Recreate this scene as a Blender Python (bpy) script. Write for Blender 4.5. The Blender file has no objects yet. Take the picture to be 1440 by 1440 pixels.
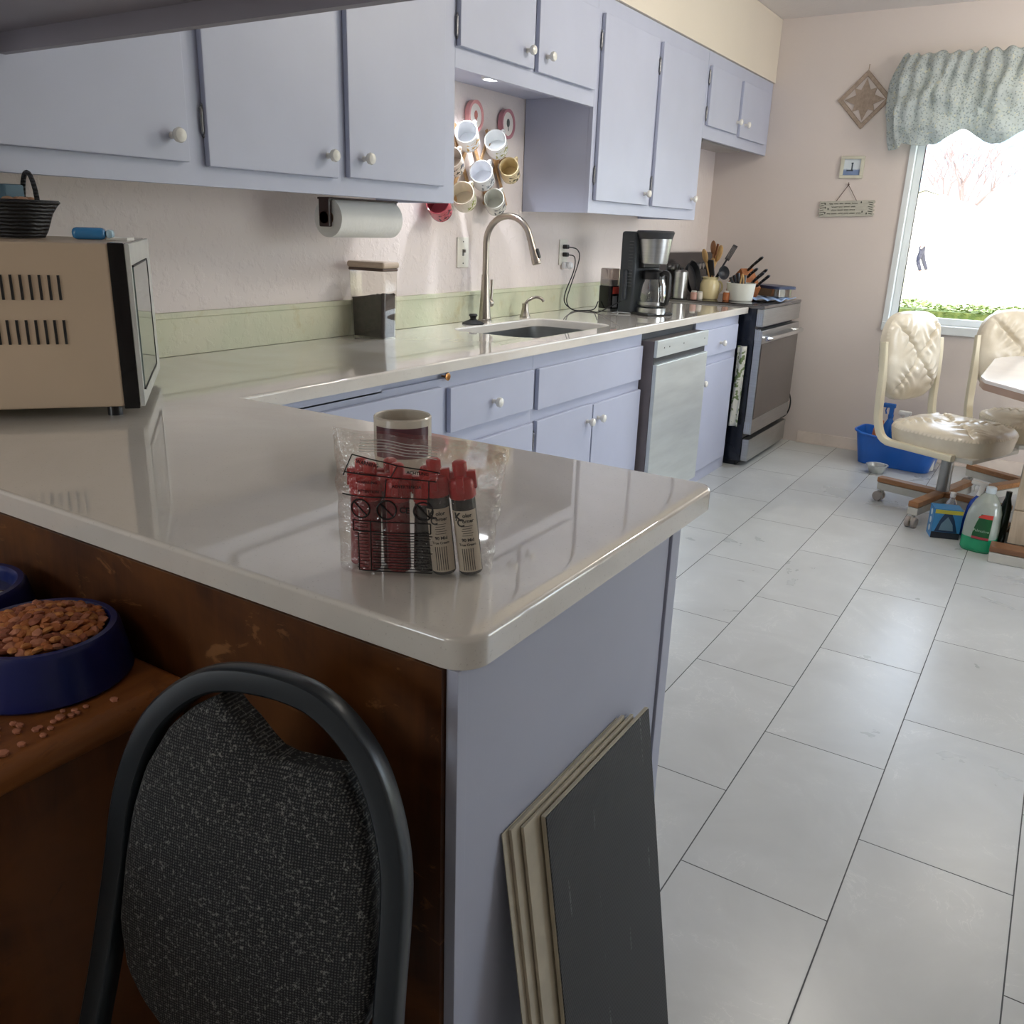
import bpy, bmesh, math, random
from math import pi, sin, cos, radians as rad
from mathutils import Vector, Matrix, noise
random.seed(7)
S = bpy.context.scene
COL = S.collection
# ------------------------------------------------------------------ helpers
def lin(c):
    return tuple((v/255/12.92 if v/255 <= .04045 else ((v/255+.055)/1.055)**2.4) for v in c)
class NT:
    def __init__(s, name):
        s.m = bpy.data.materials.new(name); s.m.use_nodes = True
        s.t = s.m.node_tree; s.n = s.t.nodes; s.l = s.t.links
        s.bsdf = s.n['Principled BSDF']; s.out = s.n['Material Output']
    def node(s, typ, **k):
        n = s.n.new(typ)
        for a, b in k.items(): setattr(n, a, b)
        return n
    def val(s, n, **k):
        for a, b in k.items(): n.inputs[a.replace('_', ' ')].default_value = b
        return n
    def link(s, a, b): s.l.new(a, b)
    def math(s, op, a, b=None, c=None):
        n = s.node('ShaderNodeMath', operation=op)
        for i, v in enumerate((a, b, c)):
            if v is None: continue
            if isinstance(v, (int, float)): n.inputs[i].default_value = v
            else: s.link(v, n.inputs[i])
        return n.outputs[0]
    def mix(s, f, a, b):
        n = s.node('ShaderNodeMix', data_type='RGBA')
        for i, v in ((0, f), (6, a), (7, b)):
            if isinstance(v, (int, float)): n.inputs[i].default_value = v
            elif isinstance(v, tuple): n.inputs[i].default_value = (*v[:3], 1)
            else: s.link(v, n.inputs[i])
        return n.outputs[2]
    def coord(s, kind='Object', scale=(1, 1, 1)):
        tc = s.node('ShaderNodeTexCoord'); mp = s.node('ShaderNodeMapping')
        s.link(tc.outputs[kind], mp.inputs[0]); mp.inputs['Scale'].default_value = scale
        return mp.outputs[0]
    def noise(s, vec, scale, detail=3, rough=.55, dist=0):
        n = s.node('ShaderNodeTexNoise'); s.link(vec, n.inputs['Vector'])
        n.inputs['Scale'].default_value = scale; n.inputs['Detail'].default_value = detail
        n.inputs['Roughness'].default_value = rough; n.inputs['Distortion'].default_value = dist
        return n.outputs['Fac']
    def ramp(s, f, a, b):
        n = s.node('ShaderNodeMapRange'); s.link(f, n.inputs[0])
        n.inputs[1].default_value = a; n.inputs[2].default_value = b
        return n.outputs[0]
    def bump(s, h, strength, dist):
        n = s.node('ShaderNodeBump'); n.inputs['Strength'].default_value = strength
        n.inputs['Distance'].default_value = dist; s.link(h, n.inputs['Height'])
        s.link(n.outputs[0], s.bsdf.inputs['Normal']); return n
MATS = {}
def mat(name, c, rough=.5, metal=0, var=.06, vs=8, bump=0, bs=60, spec=.5, coat=0, aniso=None, sheen=0, emit=None):
    """plain painted / moulded surface: base colour with slight procedural variation"""
    if name in MATS: return MATS[name]
    t = NT(name); c = lin(c)
    v = t.coord('Object', aniso or (1, 1, 1))
    f = t.noise(v, vs)
    a = tuple(x*(1-var*2) for x in c); b = tuple(min(1, x*(1+var)) for x in c)
    t.link(t.mix(t.ramp(f, .3, .7), a, b), t.bsdf.inputs['Base Color'])
    t.bsdf.inputs['Roughness'].default_value = rough; t.bsdf.inputs['Metallic'].default_value = metal
    t.bsdf.inputs['Specular IOR Level'].default_value = spec; t.bsdf.inputs['Coat Weight'].default_value = coat
    if sheen: t.bsdf.inputs['Sheen Weight'].default_value = sheen
    if bump: t.bump(t.noise(v, bs, 3), bump, .002)
    if emit:
        t.bsdf.inputs['Emission Color'].default_value = (*lin(emit[0]), 1); t.bsdf.inputs['Emission Strength'].default_value = emit[1]
    MATS[name] = t.m; return t.m
def clearmat(name, tint=(255, 255, 255), amount=.15, rough=.03, body=(255, 255, 255), bodyamt=0., bump=0, bs=40):
    """clear glass / plastic sheet: straight-through light, fresnel-like reflection and a little body"""
    if name in MATS: return MATS[name]
    t = NT(name); t.n.remove(t.bsdf)
    tr = t.node('ShaderNodeBsdfTransparent'); tr.inputs[0].default_value = (*lin(tint), 1)
    gl = t.node('ShaderNodeBsdfGlossy'); gl.inputs['Roughness'].default_value = rough
    di = t.node('ShaderNodeBsdfDiffuse'); di.inputs[0].default_value = (*lin(body), 1)
    m1 = t.node('ShaderNodeMixShader'); m1.inputs[0].default_value = bodyamt
    t.link(tr.outputs[0], m1.inputs[1]); t.link(di.outputs[0], m1.inputs[2])
    lw = t.node('ShaderNodeLayerWeight'); lw.inputs[0].default_value = .35
    f = t.math('MULTIPLY_ADD', lw.outputs['Facing'], amount*1.6, amount*.35)
    m2 = t.node('ShaderNodeMixShader'); t.link(f, m2.inputs[0])
    t.link(m1.outputs[0], m2.inputs[1]); t.link(gl.outputs[0], m2.inputs[2]); t.link(m2.outputs[0], t.out.inputs[0])
    if bump:
        b = t.node('ShaderNodeBump'); b.inputs['Strength'].default_value = bump; b.inputs['Distance'].default_value = .004
        t.link(t.noise(t.coord(), bs, 3), b.inputs['Height']); t.link(b.outputs[0], gl.inputs['Normal'])
    MATS[name] = t.m; return t.m
def woodmat(name, c1, c2, axis=2, rough=.45, scale=9, patch=None):
    if name in MATS: return MATS[name]
    t = NT(name); sc = [scale*3, scale*3, scale*3]; sc[axis] = scale*.25
    v = t.coord('Object', tuple(sc))
    g = t.noise(v, 1.4, 6, .65, 1.2)
    col = t.mix(t.ramp(g, .32, .68), lin(c1), lin(c2))
    if patch:
        w = t.coord('Object', (2.2, 2.2, 3.5))
        p = t.noise(w, 1.6, 4, .6, .6); col = t.mix(t.ramp(p, .42, .62), col, lin(patch[0]))
        q = t.noise(t.coord('Object', (4, 4, 9)), 2.3, 5, .7, 1.5)
        col = t.mix(t.math('MULTIPLY', t.ramp(q, .6, .66), .6), col, lin(patch[1]))
    t.link(col, t.bsdf.inputs['Base Color']); t.bsdf.inputs['Roughness'].default_value = rough
    t.bump(g, .15, .001); MATS[name] = t.m; return t.m

class MB:
    """collects shapes into ONE mesh"""
    def __init__(s): s.b = bmesh.new(); s.mi = 0
    def _new(s, vs, M=None):
        if M is not None: bmesh.ops.transform(s.b, matrix=M, verts=vs)
        fs = set()
        for v in vs:
            for f in v.link_faces: fs.add(f)
        for f in fs: f.material_index = s.mi
        return vs
    def box(s, x0, x1, y0, y1, z0, z1, bev=0, M=None, seg=2):
        r = bmesh.ops.create_cube(s.b, size=1); vs = r['verts']
        for v in vs:
            v.co = Vector(((x0+x1)/2+v.co.x*(x1-x0), (y0+y1)/2+v.co.y*(y1-y0), (z0+z1)/2+v.co.z*(z1-z0)))
        if bev:
            es = list({e for v in vs for e in v.link_edges})
            r = bmesh.ops.bevel(s.b, geom=es, offset=bev, segments=seg, affect='EDGES', profile=.5)
            vs = list({v for f in r['faces'] for v in f.verts})
        return s._new(vs, M)
    def lathe(s, prof, seg=32, M=None, a0=0, a1=2*pi, sx=1, sy=1):
        full = abs(a1-a0-2*pi) < 1e-6; n = seg if full else seg+1
        rings = []
        for r, z in prof:
            if r < 1e-7: rings.append([s.b.verts.new((0, 0, z))])
            else: rings.append([s.b.verts.new((r*cos(a0+(a1-a0)*i/seg)*sx, r*sin(a0+(a1-a0)*i/seg)*sy, z)) for i in range(n)])
        for A, B in zip(rings, rings[1:]):
            for i in range(seg):
                j = (i+1) % n
                try:
                    if len(A) == 1 and len(B) == 1: continue
                    if len(A) == 1: s.b.faces.new((A[0], B[j], B[i]))
                    elif len(B) == 1: s.b.faces.new((A[i], A[j], B[0]))
                    else: s.b.faces.new((A[i], A[j], B[j], B[i]))
                except ValueError: pass
        return s._new([v for R in rings for v in R], M)
    def cyl(s, r, z0, z1, seg=24, M=None, r2=None, bev=0):
        r2 = r if r2 is None else r2
        if bev: p = [(0, z0), (r-bev, z0), (r, z0+bev), (r2, z1-bev), (r2-bev, z1), (0, z1)]
        else: p = [(0, z0), (r, z0), (r2, z1), (0, z1)]
        return s.lathe(p, seg, M)
    def ball(s, r, c=(0, 0, 0), sc=(1, 1, 1), seg=20, M=None):
        k = seg//2
        T = Matrix.Translation(c) @ Matrix.Diagonal((*sc, 1))
        if M is not None: T = M @ T
        return s.lathe([(r*sin(pi*i/k) if 0 < i < k else 0, -r*cos(pi*i/k)) for i in range(k+1)], seg, T)
    def tube(s, pts, r, seg=10, closed=False, sec=None, up=None, M=None):
        """sweep a round (or sec=(w,h) rectangular-ish) section along pts; r may be a list"""
        P = [Vector(p) for p in pts]; n = len(P); rings = []
        nrm = None
        for i, p in enumerate(P):
            a = P[i-1] if (i or closed) else p; b = P[(i+1) % n] if (i < n-1 or closed) else p
            d = (b-a).normalized()
            if up is not None: nrm = (Vector(up)-d*Vector(up).dot(d)).normalized()
            elif nrm is None:
                q = Vector((0, 0, 1)) if abs(d.z) < .9 else Vector((1, 0, 0)); nrm = (q-d*q.dot(d)).normalized()
            else: nrm = (nrm-d*nrm.dot(d)).normalized()
            bi = d.cross(nrm); rr = r[i] if isinstance(r, (list, tuple)) else r
            ring = []
            for k in range(seg):
                t = 2*pi*k/seg
                if sec:
                    cx = math.copysign(abs(cos(t))**.45, cos(t))*sec[0]; cy = math.copysign(abs(sin(t))**.45, sin(t))*sec[1]
                else: cx, cy = cos(t)*rr, sin(t)*rr
                ring.append(s.b.verts.new(p+bi*cx+nrm*cy))
            rings.append(ring)
        m = n if closed else n-1
        for i in range(m):
            A, B = rings[i], rings[(i+1) % n]
            for k in range(seg): s.b.faces.new((A[k], A[(k+1) % seg], B[(k+1) % seg], B[k]))
        if not closed:
            s.b.faces.new(rings[0][::-1]); s.b.faces.new(rings[-1])
        return s._new([v for R in rings for v in R], M)
    def prism(s, poly, z0, z1, M=None, bev=0, holes=None):
        vb = [s.b.verts.new((x, y, z0)) for x, y in poly]; vt = [s.b.verts.new((x, y, z1)) for x, y in poly]
        n = len(poly)
        s.b.faces.new(vb[::-1]); ft = s.b.faces.new(vt)
        for i in range(n): s.b.faces.new((vb[i], vb[(i+1) % n], vt[(i+1) % n], vt[i]))
        vs = vb+vt
        if bev:
            es = [e for e in ft.edges]
            r = bmesh.ops.bevel(s.b, geom=es, offset=bev, segments=3, affect='EDGES', profile=.5)
            vs = list(set(v for v in vs if v.is_valid) | {v for f in r['faces'] for v in f.verts})
        return s._new(vs, M)
    def grid(s, fn, nu, nv, closeu=False, M=None):
        V = [[s.b.verts.new(fn(i/nu, j/nv)) for j in range(nv+1)] for i in range(nu if closeu else nu+1)]
        L = len(V)
        for i in range(nu):
            for j in range(nv):
                a, b = V[i], V[(i+1) % L]
                s.b.faces.new((a[j], b[j], b[j+1], a[j+1]))
        return s._new([v for R in V for v in R], M)
    def quad(s, a, b, c, d, M=None):
        vs = [s.b.verts.new(p) for p in (a, b, c, d)]; s.b.faces.new(vs); return s._new(vs, M)
    def build(s, name, m, parent=None, smooth=True, loc=None, ang=40, doubles=True):
        if doubles: bmesh.ops.remove_doubles(s.b, verts=s.b.verts, dist=1e-6)
        bmesh.ops.recalc_face_normals(s.b, faces=s.b.faces)
        me = bpy.data.meshes.new(name); s.b.to_mesh(me); s.b.free()
        for x in (m if isinstance(m, (list, tuple)) else [m]): me.materials.append(x)
        if smooth:
            for p in me.polygons: p.use_smooth = True
            try: me.set_sharp_from_angle(angle=rad(ang))
            except Exception: pass
        o = bpy.data.objects.new(name, me); COL.objects.link(o)
        if smooth and ang < 90 and len(me.polygons) < 4000:
            wn_ = o.modifiers.new('even_shading', 'WEIGHTED_NORMAL'); wn_.keep_sharp = True; wn_.weight = 80
        if parent is not None: o.parent = parent
        if loc is not None: o.location = loc
        return o
def tag(o, label=None, cat=None, group=None, kind=None):
    if label: o['label'] = label
    if cat: o['category'] = cat
    if group: o['group'] = group
    if kind: o['kind'] = kind
    return o
def thing(name, label, cat, loc=(0, 0, 0), rz=0, group=None):
    o = bpy.data.objects.new(name, None); COL.objects.link(o); o.empty_display_size = .05
    o.location = loc; o.rotation_euler = (0, 0, rad(rz)); return tag(o, label, cat, group)
def struct(o): o['kind'] = 'structure'; return o
def copy_tree(o, parent=None):
    c = o.copy(); COL.objects.link(c); c.parent = parent
    for ch in [x for x in KIDS(o)]: copy_tree(ch, c)
    return c
def KIDS(o): return [x for x in bpy.data.objects if x.parent == o]
def T(x, y, z): return Matrix.Translation((x, y, z))
def R(a, ax): return Matrix.Rotation(rad(a), 4, ax)
def frame(o, x, z):
    """matrix from origin and two axis vectors (x, z)"""
    x = Vector(x).normalized(); z = Vector(z).normalized(); y = z.cross(x).normalized(); x = y.cross(z)
    m = Matrix((x, y, z)).transposed().to_4x4(); m.translation = Vector(o); return m
def rrect(x0, x1, y0, y1, r, n=6):
    P = []
    for cx, cy, a in ((x1-r, y0+r, -90), (x1-r, y1-r, 0), (x0+r, y1-r, 90), (x0+r, y0+r, 180)):
        for i in range(n+1):
            t = rad(a+90*i/n); P.append((cx+r*cos(t), cy+r*sin(t)))
    return P
def arc(c, r, a0, a1, n, plane='xz'):
    o = []
    for i in range(n+1):
        t = rad(a0+(a1-a0)*i/n); u, w = r*cos(t), r*sin(t)
        o.append((c[0]+u, c[1], c[2]+w) if plane == 'xz' else (c[0]+u, c[1]+w, c[2]) if plane == 'xy' else (c[0], c[1]+u, c[2]+w))
    return o
def smoothpath(P, k=6):
    """Catmull-Rom through the points"""
    P = [Vector(p) for p in P]; Q = [P[0]*2-P[1]]+P+[P[-1]*2-P[-2]]; o = []
    for i in range(1, len(Q)-2):
        a, b, c, d = Q[i-1:i+3]
        for j in range(k):
            t = j/k; o.append(.5*((2*b)+(c-a)*t+(2*a-5*b+4*c-d)*t*t+(3*b-a-3*c+d)*t**3))
    o.append(P[-1]); return o
def textmesh(s, size, M, name, m, parent, ext=.0004, align='CENTER', warp=None, shear=0, bold=0):
    cu = bpy.data.curves.new('lettering', 'FONT'); cu.body = s; cu.size = size; cu.extrude = ext
    cu.align_x = align; cu.align_y = 'CENTER'; cu.shear = shear; cu.resolution_u = 3; cu.offset = bold*size
    o = bpy.data.objects.new('lettering', cu); COL.objects.link(o)
    bpy.context.view_layer.update()
    me = bpy.data.meshes.new_from_object(o.evaluated_get(bpy.context.evaluated_depsgraph_get()))
    bpy.data.objects.remove(o); bpy.data.curves.remove(cu)
    me.name = name; me.transform(M)
    if warp:
        for v in me.vertices: v.co = warp(v.co)
    me.materials.clear(); me.materials.append(m)
    ob = bpy.data.objects.new(name, me); COL.objects.link(ob); ob.parent = parent; return ob
# ------------------------------------------------------------------ room numbers (metres)
XW, XB, XC, XF, XP = -2.118, -1.79, -1.505, -1.543, -.414
YF, YP1, YP2, YE = 5.764, .602, 1.279, 4.86
ZC, ZCB, ZU, ZT, ZS, ZCE = .915, .881, 1.361, 2.18, 1.77, 2.53
XR, YN, XL = 1.95, -2.6, -4.2
# ------------------------------------------------------------------ materials of the place
M_CAB = mat('periwinkle_paint', (183, 188, 207), .42, var=.025, vs=3, bump=.05, bs=90)
M_CABE = M_CAB
M_KNOB = mat('white_ceramic', (236, 234, 226), .18, var=.02)
M_HINGE = mat('tarnished_nickel', (150, 150, 150), .3, 1, var=.15, vs=60)
M_STEEL = mat('brushed_steel', (188, 190, 190), .28, 1, var=.05, vs=6, aniso=(1, 1, 30))
M_NICKEL = mat('brushed_nickel', (176, 168, 158), .3, 1, var=.04, vs=20)
M_BLACK = mat('black_plastic', (26, 27, 30), .35, var=.15)
M_BLACKG = mat('black_gloss', (14, 14, 16), .1, var=.1)
M_WHITE = mat('white_plastic', (236, 234, 228), .35, var=.02)
M_CREAM = mat('cream_enamel', (226, 218, 190), .35, var=.03)
M_INK = mat('black_ink', (18, 16, 18), .5)
def wallmat(name, c, bumpy, sc=26):
    t = NT(name); v = t.coord('Object')
    c = lin(c); f = t.noise(v, 1.3, 3)
    t.link(t.mix(t.ramp(f, .3, .7), tuple(x*.95 for x in c), c), t.bsdf.inputs['Base Color'])
    t.bsdf.inputs['Roughness'].default_value = .55; t.bsdf.inputs['Specular IOR Level'].default_value = .35
    n = t.noise(v, sc, 4, .6); h = t.ramp(n, .5, .62)
    t.bump(h, bumpy, .004); return t.m
M_WALLT = wallmat('knockdown_plaster', (232, 222, 218), .3)
M_WALL = wallmat('pale_rose_paint', (216, 206, 200), .06, 40)
M_SOFFIT = wallmat('cream_paint', (226, 216, 200), .06, 40)
M_CEIL = wallmat('ceiling_paint', (222, 216, 212), .25, 30)
M_BS = NT('old_green_paint'); t = M_BS
v = t.coord('Object', (1, 1, 1)); c = t.mix(t.ramp(t.noise(v, 4, 3), .35, .65), lin((212, 210, 184)), lin((198, 203, 174)))
c = t.mix(t.math('MULTIPLY', t.ramp(t.noise(v, 9, 5, .7), .56, .7), .5), c, lin((190, 176, 120)))
t.link(c, t.bsdf.inputs['Base Color']); t.bsdf.inputs['Roughness'].default_value = .45; t.bump(t.ramp(t.noise(v, 30, 4), .5, .6), .2, .003); M_BS = t.m
# counter: white quartz
t = NT('white_quartz'); v = t.coord('Object')
c = t.mix(t.ramp(t.noise(v, 2.2, 5, .6, .8), .4, .7), lin((226, 222, 214)), lin((214, 208, 198)))
c = t.mix(t.math('MULTIPLY', t.ramp(t.noise(v, 260, 2), .66, .7), .25), c, lin((150, 140, 128)))
t.link(c, t.bsdf.inputs['Base Color']); t.bsdf.inputs['Roughness'].default_value = .035
t.bsdf.inputs['Specular IOR Level'].default_value = .75; t.bsdf.inputs['Coat Weight'].default_value = .6; t.bsdf.inputs['Coat Roughness'].default_value = .03; M_QUARTZ = t.m
# floor tiles
t = NT('marbled_grey_tile')
geo = t.node('ShaderNodeTexCoord'); sep = t.node('ShaderNodeSeparateXYZ'); t.link(geo.outputs['Object'], sep.inputs[0])
TW, TL = .3095, .6135
u = t.math('DIVIDE', t.math('SUBTRACT', sep.outputs[0], -.7883), TW)
cu = t.math('FLOOR', u); fu = t.math('SUBTRACT', u, cu)
odd = t.math('FLOORED_MODULO', cu, 2.0)
w = t.math('SUBTRACT', t.math('DIVIDE', t.math('SUBTRACT', sep.outputs[1], 1.808), TL), t.math('MULTIPLY', odd, .52))
cw = t.math('FLOOR', w); fw = t.math('SUBTRACT', w, cw)
du = t.math('MULTIPLY', t.math('MINIMUM', fu, t.math('SUBTRACT', 1.0, fu)), TW)
dw = t.math('MULTIPLY', t.math('MINIMUM', fw, t.math('SUBTRACT', 1.0, fw)), TL)
dm = t.math('MINIMUM', du, dw)
grout = t.math('LESS_THAN', dm, .0014)
idv = t.node('ShaderNodeCombineXYZ'); t.link(cu, idv.inputs[0]); t.link(cw, idv.inputs[1])
wn = t.node('ShaderNodeTexWhiteNoise'); t.link(idv.outputs[0], wn.inputs[0])
off = t.node('ShaderNodeVectorMath', operation='MULTIPLY_ADD'); t.link(wn.outputs['Color'], off.inputs[0]); off.inputs[1].default_value = (9, 9, 9); t.link(geo.outputs['Object'], off.inputs[2])
n1 = t.noise(off.outputs[0], 3.2, 5, .6, .6); n2 = t.noise(off.outputs[0], 7, 6, .65, 1.6)
base = t.mix(t.ramp(n1, .35, .68), lin((184, 187, 186)), lin((195, 198, 197)))
vein = t.math('MULTIPLY', t.math('SUBTRACT', 1.0, t.ramp(t.math('ABSOLUTE', t.math('SUBTRACT', n2, .5)), 0.0, .012)), t.math('MULTIPLY', t.ramp(n1, .5, .62), .3))
base = t.mix(vein, base, lin((236, 236, 232)))
dirt = t.math('MULTIPLY', t.ramp(t.noise(geo.outputs['Object'], 60, 4, .7), .72, .76), .35)
base = t.mix(dirt, base, lin((150, 146, 138)))
base = t.mix(grout, base, lin((70, 72, 72)))
t.link(base, t.bsdf.inputs['Base Color'])
t.link(t.math('MULTIPLY_ADD', grout, .4, t.math('MULTIPLY_ADD', n1, .10, .24)), t.bsdf.inputs['Roughness'])
bb = t.math('MULTIPLY', t.ramp(dm, .0, .003), 1.0); bb = t.math('ADD', bb, t.math('MULTIPLY', n2, .05)); t.bump(bb, .25, .0012)
M_FLOOR = t.m
# ------------------------------------------------------------------ room shell
def wall_with_hole(name, m, horiz, c, a0, a1, z0, z1, h=None, th=.14, outward=1):
    """wall slab in plane; horiz 'x' = spans x at y=c; h = (a,b,z0,z1) opening"""
    b = MB()
    def bx(p, q, r, s_):
        if q-p < 1e-4 or s_-r < 1e-4: return
        if horiz == 'x': b.box(p, q, min(c, c+th*outward), max(c, c+th*outward), r, s_)
        else: b.box(min(c, c+th*outward), max(c, c+th*outward), p, q, r, s_)
    if h:
        bx(a0, h[0], z0, z1); bx(h[1], a1, z0, z1); bx(h[0], h[1], z0, h[2]); bx(h[0], h[1], h[3], z1)
    else: bx(a0, a1, z0, z1)
    return struct(b.build(name, m, smooth=False))
b = MB(); b.box(XL-.2, XR+.2, YN-.2, YF+.2, -.12, 0); struct(b.build('floor', M_FLOOR, smooth=False))
b = MB(); b.box(XL-.2, XR+.2, YN-.2, YF+.2, ZCE, ZCE+.12); struct(b.build('ceiling', M_CEIL, smooth=False))
WIN = (-.92, .95, .815, 2.08)
wall_with_hole('wall_far', M_WALL, 'x', YF, XW-.14, XR+.14, 0, ZCE, WIN)
wall_with_hole('wall_left', M_WALLT, 'y', XW, YP1+.014, YF, 0, ZCE, None, .14, -1)
WIN2 = (2.9, 4.7, .3, 2.1)
wall_with_hole('wall_right', M_WALL, 'y', XR, YN, YF, 0, ZCE, WIN2)
WIN3 = (-2.9, -1.7, .9, 2.0)  # opening added in the unseen near wall to let in fill light
wall_with_hole('wall_near', M_WALL, 'x', YN, XL, XR, 0, ZCE, WIN3, .14, -1)
wall_with_hole('wall_dining', M_WALL, 'y', XL, YN, YP1+.1, 0, ZCE, None, .14, -1)
wall_with_hole('wall_partition', M_WALL, 'x', YP1-.004, XL, XW-.142, 0, ZCE, None, .12, 1)
b = MB(); b.box(XW+.002, XB+.012, YP1, YF-.002, ZT+.002, ZCE-.002); struct(b.build('trim_1', M_SOFFIT, smooth=False))
b = MB(); b.box(-1.36, XR-.02, YF-.014, YF-.001, .001, .075, .004); b.box(-1.36, XR-.02, YF-.02, YF-.001, .001, .012)
struct(b.build('baseboard_far', mat('baseboard_paint', (226, 214, 204), .4)))
# window far
def window(name, ax, c, a0, a1, z0, z1, mull=None):
    """white vinyl window set in the wall opening; ax 'x' window spans x at y=c"""
    M = Matrix.Identity(4) if ax == 'x' else (T(c, 0, 0) @ R(90, 'Z') @ Matrix.Diagonal((1, -1, 1, 1)))
    def mk(f):
        b = MB(); f(b)
        if ax == 'x': bmesh.ops.transform(b.b, matrix=T(0, c, 0), verts=b.b.verts)
        else: bmesh.ops.transform(b.b, matrix=Matrix(((0, 1, 0, c), (1, 0, 0, 0), (0, 0, 1, 0), (0, 0, 0, 1))), verts=b.b.verts)
        return b
    W = mat('white_vinyl', (224, 230, 232), .35, var=.02)
    def casing(b):
        t_ = .028
        b.box(a0-t_, a0+.004, -.012, .10, z0-t_, z1+t_, .003); b.box(a1-.004, a1+t_, -.012, .10, z0-t_, z1+t_, .003)
        b.box(a0, a1, -.012, .10, z1-.004, z1+t_, .003); b.box(a0-t_, a1+t_, -.022, .10, z0-.045, z0+.004, .004)
    root = struct(mk(casing).build(name, W))
    def sash(b):
        s_ = .04
        for (p, q) in ([(a0+.004, a1-.004)] if mull is None else [(a0+.004, mull), (mull, a1-.004)]):
            b.box(p, p+s_, .045, .085, z0+.004, z1-.004, .004); b.box(q-s_, q, .045, .085, z0+.004, z1-.004, .004)
            b.box(p+s_, q-s_, .045, .085, z0+.004, z0+.004+s_, .004); b.box(p+s_, q-s_, .045, .085, z1-.004-s_, z1-.004, .004)
    mk(sash).build('window_frame', W, root)
    def pane(b): b.box(a0+.03, a1-.03, .062, .066, z0+.03, z1-.03)
    mk(pane).build('glass_pane', clearmat('window_glass', amount=.08), root, smooth=False)
    return root
window('window_1', 'x', YF, *WIN)
window('window_2', 'y', XR, *WIN2, mull=3.8)
# ------------------------------------------------------------------ cabinets
def knob(x, y, z, parent, axis='x'):
    b = MB(); b.lathe([(0, 0), (.008, 0), (.0065, .008), (.007, .013), (.0145, .02), (.0165, .027), (.014, .033), (.006, .0365), (0, .037)], 20, T(x, y, z) @ R(90, 'Y'))
    return b.build('knob', M_KNOB, parent)
def hinge(x, y, z, parent, side):
    b = MB(); b.cyl(.0042, -.024, .024, 10, T(x+.004, y, z)); b.ball(.0048, (x+.004, y, z+.026), seg=8); b.ball(.0048, (x+.004, y, z-.026), seg=8)
    b.tube([(x+.003, y-side*.002, z-.036), (x+.003, y-side*.009, z-.024), (x+.003, y-side*.009, z+.024), (x+.003, y-side*.002, z+.036)], .0028, 6)
    return b.build('hinge', M_HINGE, parent)
def door(y0, y1, z0, z1, xf, root, name='door', kn=None, hg=None, th=.019):
    b = MB(); b.box(xf+.001, xf+th, y0, y1, z0, z1, .004)
    d = b.build(name, M_CAB, root)
    if kn: knob(xf+th, kn[0], kn[1], d)
    if hg:
        y = y0 if hg < 0 else y1
        H = z1-z0
        for z in ((z0+H*.14, z1-H*.14) if H > .3 else (z0+H*.2, z1-H*.2)): hinge(xf+.002, y+.004*(-1 if hg < 0 else 1), z, d, -1 if hg < 0 else 1)
    return d
def carcass(y0, y1, z0, z1, xb, xf, root, name='carcass', under=.02):
    """face frame in front hanging a little below the recessed bottom board"""
    b = MB(); b.box(xb, xf-.02, y0+.001, y1-.001, z0+under, z1-.001); b.box(xf-.02, xf, y0, y1, z0, z1, .0015)
    b.box(xb, xf-.02, y0+.0005, y0+.016, z0, z1-.001); b.box(xb, xf-.02, y1-.016, y1-.0005, z0, z1-.001)
    return b.build(name, M_CAB, root, ang=30)
XWc = XW+.003
G_UP = None
c1 = thing('wall_cabinet', 'lilac-painted wall cabinet of three wide doors above the microwave and paper towels', 'cabinet', (0, 0, 0))
carcass(YP1+.02, 2.455, ZU, ZT, XWc, XB, c1)
door(.83, 1.403, 1.41, 2.115, XB, c1, kn=(1.357, 1.463))
door(1.456, 1.893, 1.405, 2.115, XB, c1, kn=(1.85, 1.46), hg=-1)
door(1.937, 2.38, 1.41, 2.115, XB, c1, kn=(1.995, 1.463), hg=1)
c2 = thing('wall_cabinet', 'short lilac two-door cabinet bridging the lit mug recess over the sink', 'cabinet')
b = MB(); b.box(XWc, XB-.02, 2.456, 3.41, ZS+.04, ZT-.001); b.box(XB-.02, XB, 2.4555, 3.4115, ZS-.002, ZT, .0015); b.build('carcass', M_CAB, c2, ang=30)
door(2.447+.012, 2.909, 1.829, 2.115, XB, c2, kn=(2.855, 1.881), hg=-1)
door(2.937, 3.386, 1.826, 2.115, XB, c2, kn=(2.995, 1.883))
c3 = thing('wall_cabinet', 'tall lilac cabinet with two narrow doors above the coffee maker', 'cabinet')
carcass(3.412, 4.646, ZU, ZT, XWc, XB, c3)
door(3.445, 3.985, 1.412, 2.115, XB, c3, kn=(3.93, 1.461), hg=-1)
door(4.035, 4.57, 1.411, 2.113, XB, c3, kn=(4.52, 1.463), hg=-1)
c4 = thing('wall_cabinet', 'small lilac cabinet over the range against the window wall', 'cabinet')
b = MB(); b.box(XWc, XB-.02, 4.648, YF-.004, ZS+.03, ZT-.001); b.box(XB-.02, XB, 4.648, YF-.004, ZS, ZT, .0015); b.build('carcass', M_CAB, c4, ang=30)
door(4.64+.03, 5.135, 1.832, 2.115, XB, c4, kn=(5.11, 1.893), hg=-1)
door(5.18, 5.66, 1.824, 2.113, XB, c4, kn=(5.25, 1.893))
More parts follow.
